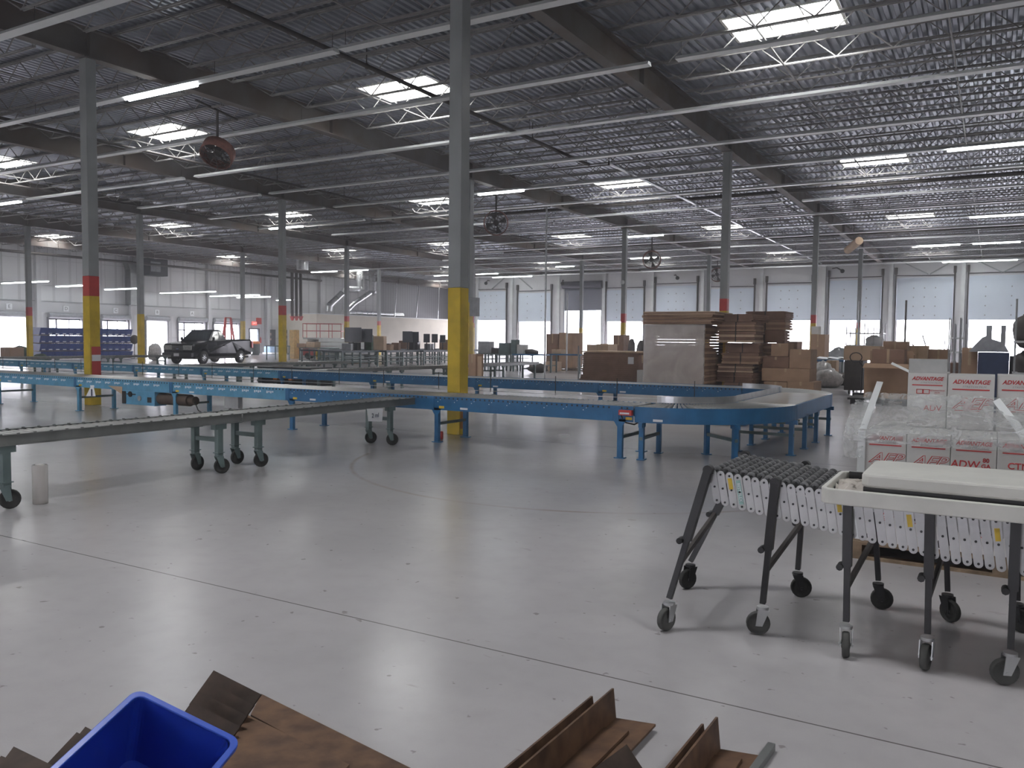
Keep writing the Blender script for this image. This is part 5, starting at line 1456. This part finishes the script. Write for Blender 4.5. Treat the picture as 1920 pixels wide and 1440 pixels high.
# ---- pickup truck
def truck():
    fx = on_y(326, 660, 30.6)
    t = empty('pickup_truck', (-38.7, 29.9, 0), R(14), 'black pickup truck parked inside facing the camera beside the yellow based column', 'truck')
    # local: x across (right side of the truck as seen = +x), y backwards (front at y=0), z up
    W = 1.0
    body = [(0.0, .42), (0.0, .65), (.02, 1.04), (.12, 1.14), (1.35, 1.29), (1.45, 1.31), (2.15, 1.32), (3.55, 1.34), (3.62, 1.37), (5.55, 1.40), (5.60, 1.36), (5.60, .60), (5.30, .50)]
    wheels = (1.0, 4.45)
    low = []
    for yc in reversed(wheels):
        for k in range(9):
            t_ = math.pi * k / 8
            low.append((yc + math.cos(t_) * .47, .42 + math.sin(t_) * .47 if math.sin(t_) > .05 else .45))
    prof = body + low
    mb = MB()
    n = len(prof)
    secs = [(-W, .0, 0), (-W + .06, .0, 0), (W - .06, 0, 0), (W, 0, 0)]
    vs = []
    for (x, _, __) in secs:
        for (y, z) in prof:
            s_ = .06 if abs(x) == W else 0
            yy = y + (s_ if y < .3 else (-s_ if y > 5.4 else 0)); zz_ = z - (s_ * .7 if z > 1.0 else 0)
            vs.append((x * (1 - .10 * ((z - .98) / .52) ** 2), yy, zz_))
    fs = [tuple(range(n))[::-1], tuple(3 * n + k for k in range(n))]
    for q in range(3):
        for k in range(n): fs.append((q * n + k, q * n + (k + 1) % n, (q + 1) * n + (k + 1) % n, (q + 1) * n + k))
    mb.add(vs, fs)
    mb.build('truck_body', M_TRUCK, t, bevel=.02)
    # bed recess look: dark liner box
    MB().box(-W + .14, W - .14, 3.22, 5.5, 1.34, 1.405).build('bed_liner', M_RUB, t)
    # cab greenhouse
    lo = [(1.42, 1.17), (3.60, 1.20)]; 
    base = [(-.92, 1.38, 1.26), (.92, 1.38, 1.26), (.92, 3.12, 1.30), (-.92, 3.12, 1.30)]
    top = [(-.70, 2.10, 1.90), (.70, 2.10, 1.90), (.70, 2.92, 1.90), (-.70, 2.92, 1.90)]
    top2 = [(-.60, 2.25, 1.95), (.60, 2.25, 1.95), (.60, 2.8, 1.95), (-.60, 2.8, 1.95)]
    g = MB().add(base + top + top2, [(0, 1, 5, 4), (1, 2, 6, 5), (2, 3, 7, 6), (3, 0, 4, 7), (4, 5, 9, 8), (5, 6, 10, 9), (6, 7, 11, 10), (7, 4, 8, 11), (8, 9, 10, 11)])
    g.build('cab', M_TRUCK, t, bevel=.03)
    def gl(a, b, c, d, nm): 
        P4 = [Vector(v) for v in (a, b, c, d)]; nn = (P4[1] - P4[0]).cross(P4[2] - P4[0]).normalized() * .006
        MB().add([v + nn for v in P4] + [v - nn for v in P4], [(0, 1, 2, 3), (7, 6, 5, 4), (0, 4, 5, 1), (1, 5, 6, 2), (2, 6, 7, 3), (3, 7, 4, 0)]).build(nm, M_GLASS, t)
    def L3(p, q, f): return tuple(Vector(p).lerp(Vector(q), f))
    gl(L3(base[0], top[0], .08)[:1] and (-.82, 1.46, 1.345), (.82, 1.46, 1.345), (.66, 2.04, 1.86), (-.66, 2.04, 1.86), 'windscreen')
    for s_ in (-1, 1):
        gl((s_ * .897, 1.72, 1.37), (s_ * .897, 2.50, 1.37), (s_ * .735, 2.50, 1.84), (s_ * .735, 2.15, 1.84), 'side_window')
        gl((s_ * .897, 2.58, 1.37), (s_ * .897, 2.98, 1.37), (s_ * .735, 2.86, 1.84), (s_ * .735, 2.58, 1.84), 'side_window')
        MB().cbox(s_ * 1.06, 1.72, 1.42, .12, .10, .20).build('door_mirror', M_BLACK, t, bevel=.02)
        g = MB().box(s_ * .62 - .3, s_ * .62 + .3, -.012, .10, .80, 1.06)
        g.build('headlight', M_LENS, t, bevel=.02)
        MB().cbox(s_ * .97, 5.56, 1.1, .10, .12, .40).build('tail_light', M_REDL, t)
        MB().box(s_ * 1.003 - .004, s_ * 1.003 + .004, 2.05, 2.06, .5, 1.15).box(s_ * 1.003 - .004, s_ * 1.003 + .004, 3.05, 3.06, .5, 1.15).build('door_seam', M_RUB, t)
        MB().cbox(s_ * 1.01, 2.9, 1.02, .03, .18, .04).build('door_handle', M_BLACK, t)
        for yc in wheels:
            w = MB(); w.lathe([(.2, -.12), (.33, -.125), (.37, -.09), (.385, 0), (.37, .09), (.33, .125), (.2, .12)], 0, 0, 0, 24, 0, 'x')
            o = w.build('wheel', M_RUB, t, (s_ * .86, yc, .385))
            h = MB().cyl((-.10, 0, 0), (.10, 0, 0), .07, 12).lathe([(.235, .095), (.21, .11), (.17, .08)], 0, 0, 0, 20, 0, 'x').lathe([(.235, -.095), (.21, -.11), (.17, -.08)], 0, 0, 0, 20, 0, 'x')
            for k in range(6):
                a_ = k * math.pi / 3; h.bar((s_ * .1, math.cos(a_) * .05, math.sin(a_) * .05), (s_ * .1, math.cos(a_) * .22, math.sin(a_) * .22), .05, .02, up=(1, 0, 0))
            h.build('rim', M_GALV, o)
    g = MB().box(-.36, .36, -.018, .02, .74, 1.06); g.build('grille', M_RUB, t)
    g = MB()
    for z in (.82, .90, .98): g.box(-.35, .35, -.026, -.018, z - .008, z + .008)
    g.build('grille_bar', M_GREY, t)
    em = MB().lathe([(.001, -.035), (.085, -.035), (.085, -.02)], 0, 0, .85, 20, 0, 'y').build('badge', mat('badge_blue', (.05, .10, .30), .3), t); em.scale = (1.2, 1, .55); em.location.z = .85 * .45
    text('Ford', .07, t, (0, -.04, .85), (R(90), 0, 0), M_CHROME, shear=.3)
    MB().box(-.96, .96, -.10, .10, .42, .66).build('front_bumper', M_BLACK, t, bevel=.03)
    pl = MB().box(-.17, .17, -.112, -.105, .46, .62).build('licence_plate', M_PAPER, t)
    MB().box(-.9, .9, 5.56, 5.72, .5, .66).build('rear_bumper', M_CHROME, t, bevel=.02)
    MB().box(-.9, .9, .3, 5.3, .30, .42).build('chassis', M_RUB, t)
    return t
tr = truck()
# red stepladder behind the truck
lp_ = on_x(428, 640, -55.0)
e = empty('step_ladder', (-55.0, lp_.y, 0), R(60), 'red stepladder standing behind the pickup truck before a dock opening', 'ladder')
hL = on_x(428, 596, -55.0).z
for s_ in (-1, 1):
    for q in (-1, 1): MB().bar((q * .48, s_ * .85, 0), (q * .2, s_ * .05, hL), .13, .10).build('ladder_rail', M_RED, e)
for k in range(8):
    f = (k + 1) / 9; MB().box(-.48 + .28 * f, .48 - .28 * f, -.85 + .8 * f - .04, -.85 + .8 * f + .04, hL * f - .015, hL * f + .015).build('ladder_step', M_RED, e)
MB().box(-.22, .22, -.12, .12, hL, hL + .05).build('ladder_cap', M_RED, e)
# waste drum and wall things
q = on_x(478, 650, -55.5); o = MB().lathe([(0, 0), (.34, 0), (.38, .1), (.38, .95), (.40, 1.0), (.40, 1.02), (0, 1.04)], n=20).build('waste_drum', mat('dark_green_drum', (.05, .07, .06), .6), None, (-55.5, q.y, 0)); tag(o, 'dark waste drum with an orange liner behind the truck', 'drum')
MB().lathe([(.38, .95), (.42, .96), (.42, 1.12), (.30, 1.2), (0, 1.15)], n=16).build('orange_liner', M_ORG, o)
for k, (px, py, lb) in enumerate(((489, 640, 'red fire extinguisher on the left wall between the two doors'), (536, 645, 'small red fire extinguisher by the right hand wall door'))):
    q = on_x(px, py, XW + .12); o = MB().lathe([(0, 0), (.08, 0), (.085, .03), (.085, .42), (.04, .5), (.03, .56), (0, .56)], n=12).build('fire_extinguisher', M_RED, None, (XW + .10, q.y, 1.0)); tag(o, lb, 'fire extinguisher')
q = on_x(486, 602, XW + .1); o = MB().box(0, .12, -.28, .28, -.3, .3).build('alarm_box', M_RED, None, (XW + .37 if False else XW + .001, q.y, q.z)); tag(o, 'red alarm box high on the left wall between exit and dark door', 'alarm box')
q = on_x(504, 652, -58.2)
carton(-58.6, q.y - .4, 0, 1.2, 1.0, .15, 'low white pallet with bottled water before the dark wall door', M_WHITE, None, 'water_pallet', 'pallet', False)
carton(-58.5, q.y - .3, .152, .8, .8, .55, 'blue water bottle cases on the low white pallet', mat('water_blue', (.25, .45, .7), .3), None, 'bottle_case', 'case', False)
# suspended heater and duct on the left wall
q = on_x(286, 501, XW + 1.2)
e = empty('unit_heater', (XW + 1.2, q.y, q.z), 0, 'dark heater unit hung high on the left wall', 'heater')
MB().box(-.6, .6, -.75, 1.0, -.7, .7).build('heater_case', M_DDOOR, e); MB().box(.6, .62, -.6, .3, -.4, .4).build('heater_grille', M_GREY, e)
MB().box(-1.18, -.6, -.9, .9, -.1, .1).build('wall_bracket', M_DARKPIPE, e)
q = on_x(248, 530, XW + .4)
e = empty('air_duct', (XW + .4, q.y, 0), 0, 'dark grey vertical duct on the left wall beside the heater', 'duct')
z0_, z1_ = on_x(248, 572, XW + .4).z, on_x(248, 492, XW + .4).z
MB().box(-.39, .3, -.35, .35, z0_, z1_ - .6).add([(-.39, -.35, z1_ - .6), (.3, -.35, z1_ - .6), (.3, .35, z1_ - .6), (-.39, .35, z1_ - .6), (-.39, -.6, z1_), (.3, -.6, z1_), (.3, .6, z1_), (-.39, .6, z1_)], [(0, 1, 5, 4), (1, 2, 6, 5), (2, 3, 7, 6), (3, 0, 4, 7), (4, 5, 6, 7)]).build('duct_body', M_RAILG, e)
# exhaust hoses with red ends
for k, px in enumerate((548, 556, 564)):
    q = on_x(px, 598, -57.3); z1_ = 7.75
    z1_ = 8.36
    e = empty('exhaust_hose', (-57.3, q.y, q.z), 0, 'dark hanging hose with a red end near the office, %s from the left' % ORD[k], 'hose', 'hanging hoses')
    MB().cyl((0, 0, .2), (0, 0, z1_ - q.z), .14, 12).build('hose_tube', M_DARKPIPE, e)
    MB().cyl((0, 0, -.15), (0, 0, .25), .10, 12, r2=.26).build('hose_nozzle', M_RED, e)
# silver ducts above the office
def duct(pts, r, label, n=14):
    p0 = Vector(pts[0]); e = empty('silver_duct', p0, 0, label, 'duct', 'silver ducts over the office')
    MB().tube([Vector(p) - p0 for p in pts], r, n).build('duct_tube', M_GALV, e)
    g = MB()
    for a, b in zip(pts[:-1], pts[1:]):
        a, b = Vector(a), Vector(b); L = (b - a).length; d = (b - a).normalized()
        for k in range(1, int(L / .9)): g.cyl(a - p0 + d * k * .9, a - p0 + d * (k * .9 + .06), r * 1.06, n)
    if g.v: g.build('duct_collar', M_CHROME, e)
    return e
XO = -56.0
def o_(px, py, x=XO): return on_x(px, py, x)
zt = 8.345
def up(q): return (q.x, q.y, zt)
a = o_(674, 540); duct([up(a), a], .3, 'left vertical silver duct above the office')
a = o_(684, 545, -55); duct([up(a), a], .38, 'middle wide vertical silver duct above the office')
a = o_(697, 545, -56); duct([up(a), a, o_(700, 547, -56.4)], .38, 'right vertical silver duct above the office')
duct([o_(671, 543), o_(650, 542), o_(617, 573), o_(617, 584)], .3, 'silver duct stepping down to the left end of the office roof')
duct([o_(694, 549), o_(664, 569), o_(650, 583)], .25, 'silver duct slanting down left to the office roof')
duct([(-57.6, o_(665, 580).y, 4.195), (-57.6, o_(730, 580).y, 4.195)], .26, 'silver flexible duct lying along the office roof, near length')
duct([(-57.9, o_(735, 580).y, 4.195), (-57.9, o_(780, 580).y, 4.195)], .26, 'silver flexible duct lying along the office roof, far length')
for k, (pa, pb) in enumerate((((745, 525), (740, 582)), ((787, 525), (780, 590)), ((824, 540), (821, 595)))):
    a, b = o_(*pa, -57.6), o_(*pb, -57.6); b = Vector((b.x, b.y, 3.932)); a = Vector((a.x, a.y, 8.36))
    o = MB().cyl((0, 0, 0), a - b, .05, 6).build('steel_conduit', M_GALV, None, b); tag(o, 'thin bright conduit rising from the office roof, %s from the left' % ORD[k], 'conduit', 'conduits over the office')
e = empty('hanging_duct', (-47.5, on_x(567, 470, -47.5).y, 0), 0, 'wide dull duct dropping from the roof right of the banded column', 'duct')
MB().cyl((0, 0, 6.9), (0, 0, 8.37), .45, 16).build('duct_tube', M_GALV, e)
# blue bin stack at left
XB = -51.5
a = on_x(73, 640, XB); b = on_x(246, 640, XB)
nb = 14; pit = (b.y - a.y) / nb
rk = empty('bin_rack', (XB, a.y, 0), 0, 'wood and steel rack carrying the tiers of blue bins at left', 'rack')
for k in range(4):
    MB().box(-.81, 0.02, 0, b.y - a.y, .06 + k * .50 - .04, .06 + k * .50).build('rack_shelf', M_WOOD, rk)
for k in range(4):
    for xx in (-.78, ):
        MB().box(xx - .03, xx + .03, k * (b.y - a.y) / 3 - .03, k * (b.y - a.y) / 3 + .03, 0, 1.6).build('rack_post', M_GREY, rk)
g = MB(); d = .62; pw = pit - .012
bp = [(-.70, .0), (0.02, 0), (.20, .43), (-.70, .45)]
ins = .01
g.prism(bp, 0, .006, 'xz'); g.prism(bp, pw - .006, pw, 'xz')
g.add([(-.70, 0, 0), (.02, 0, 0), (.02, pw, 0), (-.70, pw, 0), (.20, 0, .43), (.20, pw, .43), (-.70, 0, .45), (-.70, pw, .45)], [(0, 3, 2, 1), (1, 2, 5, 4), (0, 6, 7, 3)])
M_BIN = mat('blue_bin_plastic', (.03, .07, .30), .45, 0, .1, 6)
bin0 = g.build('storage_bin', M_BIN); lab = MB().box(.075, .085, pw * .25, pw * .75, .04, .10).build('bin_label', M_PAPER, bin0)
tag(bin0, None, 'bin', 'blue bins on the rack')
tn_ = ['bottom', 'second', 'third', 'top']
first = True
for t in range(4):
    for k in range(nb):
        place(bin0, first, (XB, a.y + k * pit + .006, .062 + t * .50), 0, 'blue bin on the %s tier of the rack, %s from its left end' % (tn_[t], ORD[k])); first = False
carton_at(0, 18, 651, 664, 26.0, .8, 'tan carton at the left edge behind the far conveyor', M_CARD, None, z0=0)
lump(36, 662, 27.5, .55, 'green cloth heap left of the blue bin rack', M_GREEN, 'cloth_heap', 'cloth', 1.6, .8, 15)
lump(75, 660, 25.4, .35, 'grey green heap beside the left edge carton', M_GREEN, 'cloth_heap', 'cloth', 1.3, .8, 16)
q = on_x(252, 639, -50.5); o = empty('pedestal_fan', (-50.5, q.y, 0), 0, 'dark pedestal fan between the blue bins and the yellow based column', 'fan')
MB().cyl((0, 0, 0), (0, 0, .03), .25, 16).cyl((0, 0, .03), (0, 0, 1.1), .025, 8).build('fan_stand', M_DARKPIPE, o)
MB().lathe([(.001, -.08), (.28, -.06), (.32, 0), (.28, .06), (.001, .08)], 0, 0, 1.3, 18, 0, 'x').build('fan_head', M_DARKPIPE, o)
q = on_y(287, 660, 31.2); lump(290, 655, 33.6, .45, 'wrapped pale machine left of the pickup truck front', M_BAG, 'wrapped_machine', 'machine', .8, 1.2, 17)
# dock lights on arms
for k, (px, py, l_) in enumerate(((912, 530, 'first'), (1055, 530, 'second'), (1270, 520, 'third'), (1578, 507, 'fourth'), (1345, 516, 'x'))[:4]):
    b_ = on_y(px, py, YB - 2.2)
    e = empty('dock_light', (b_.x, YB - 2.2, b_.z), 0, 'black swing arm dock light high on the back wall, %s from the left' % l_, 'light', 'dock lights')
    MB().tube([(-1.0, 2.14, .35), (-.5, 1.0, .3), (0, 0, 0)], .05, 6).build('swing_arm', M_DARKPIPE, e)
    MB().cyl((0, 0, .02), (.1, -.25, -.08), .10, 12, r2=.16).build('lamp_head', M_BLACK, e)
# small wall box on the hidden column, speaker on far column, white floodlight
q = on_y(893, 575, Y0 + SY - .3)
o = MB().box(-.15, .15, -.12, .12, -.35, .35).build('electrical_box', M_GREY, None, (X0 - SX + .28, Y0 + SY - .02, q.z)); tag(o, 'grey electrical box fixed to the column behind the centre column', 'electrical box')
q = on_y(1163, 530, Y0 + 2 * SY); o = MB().lathe([(0, -.12), (.1, -.08), (.12, 0), (.1, .08), (0, .12)], n=12).build('alarm_horn', M_WHITE, None, (X0 - SX, Y0 + 2 * SY - .24, q.z)); tag(o, 'white round alarm on the far banded column', 'alarm')
q = on_y(1600, 462, 50.0); e = empty('duct_end', (q.x, 50.0, q.z), R(25), 'tan cylinder heater hanging under the roof left of the farthest column', 'heater'); MB().cyl((0, -1.0, .2), (0, 1.0, -.1), .22, 14).build('heater_tube', M_CARDL, e); MB().cyl((0, 0, .1), (0, 0, 8.38 - q.z), .02, 6).build('hanger_rod', M_DARKPIPE, e)

# ---------------------------------------------------------------- haze volume standing in for dusty air and camera veil glare
hz = MB().box(XW + .02, XR - .02, YN + .02, YB - .02, .003, DECK - .02).build('haze', None)
hz.data.materials.clear()
hm_ = bpy.data.materials.new('dust_and_veil_haze'); hm_.use_nodes = True
hn = hm_.node_tree; hn.nodes.remove(hn.nodes['Principled BSDF'])
vsn = hn.nodes.new('ShaderNodeVolumeScatter'); vsn.inputs['Density'].default_value = 0.0036; vsn.inputs['Anisotropy'].default_value = 0.35
vsn.inputs['Color'].default_value = (.93, .93, 1, 1)
hn.links.new(vsn.outputs[0], hn.nodes['Material Output'].inputs['Volume'])
hz.data.materials.append(hm_)
tag(hz, kind='structure')
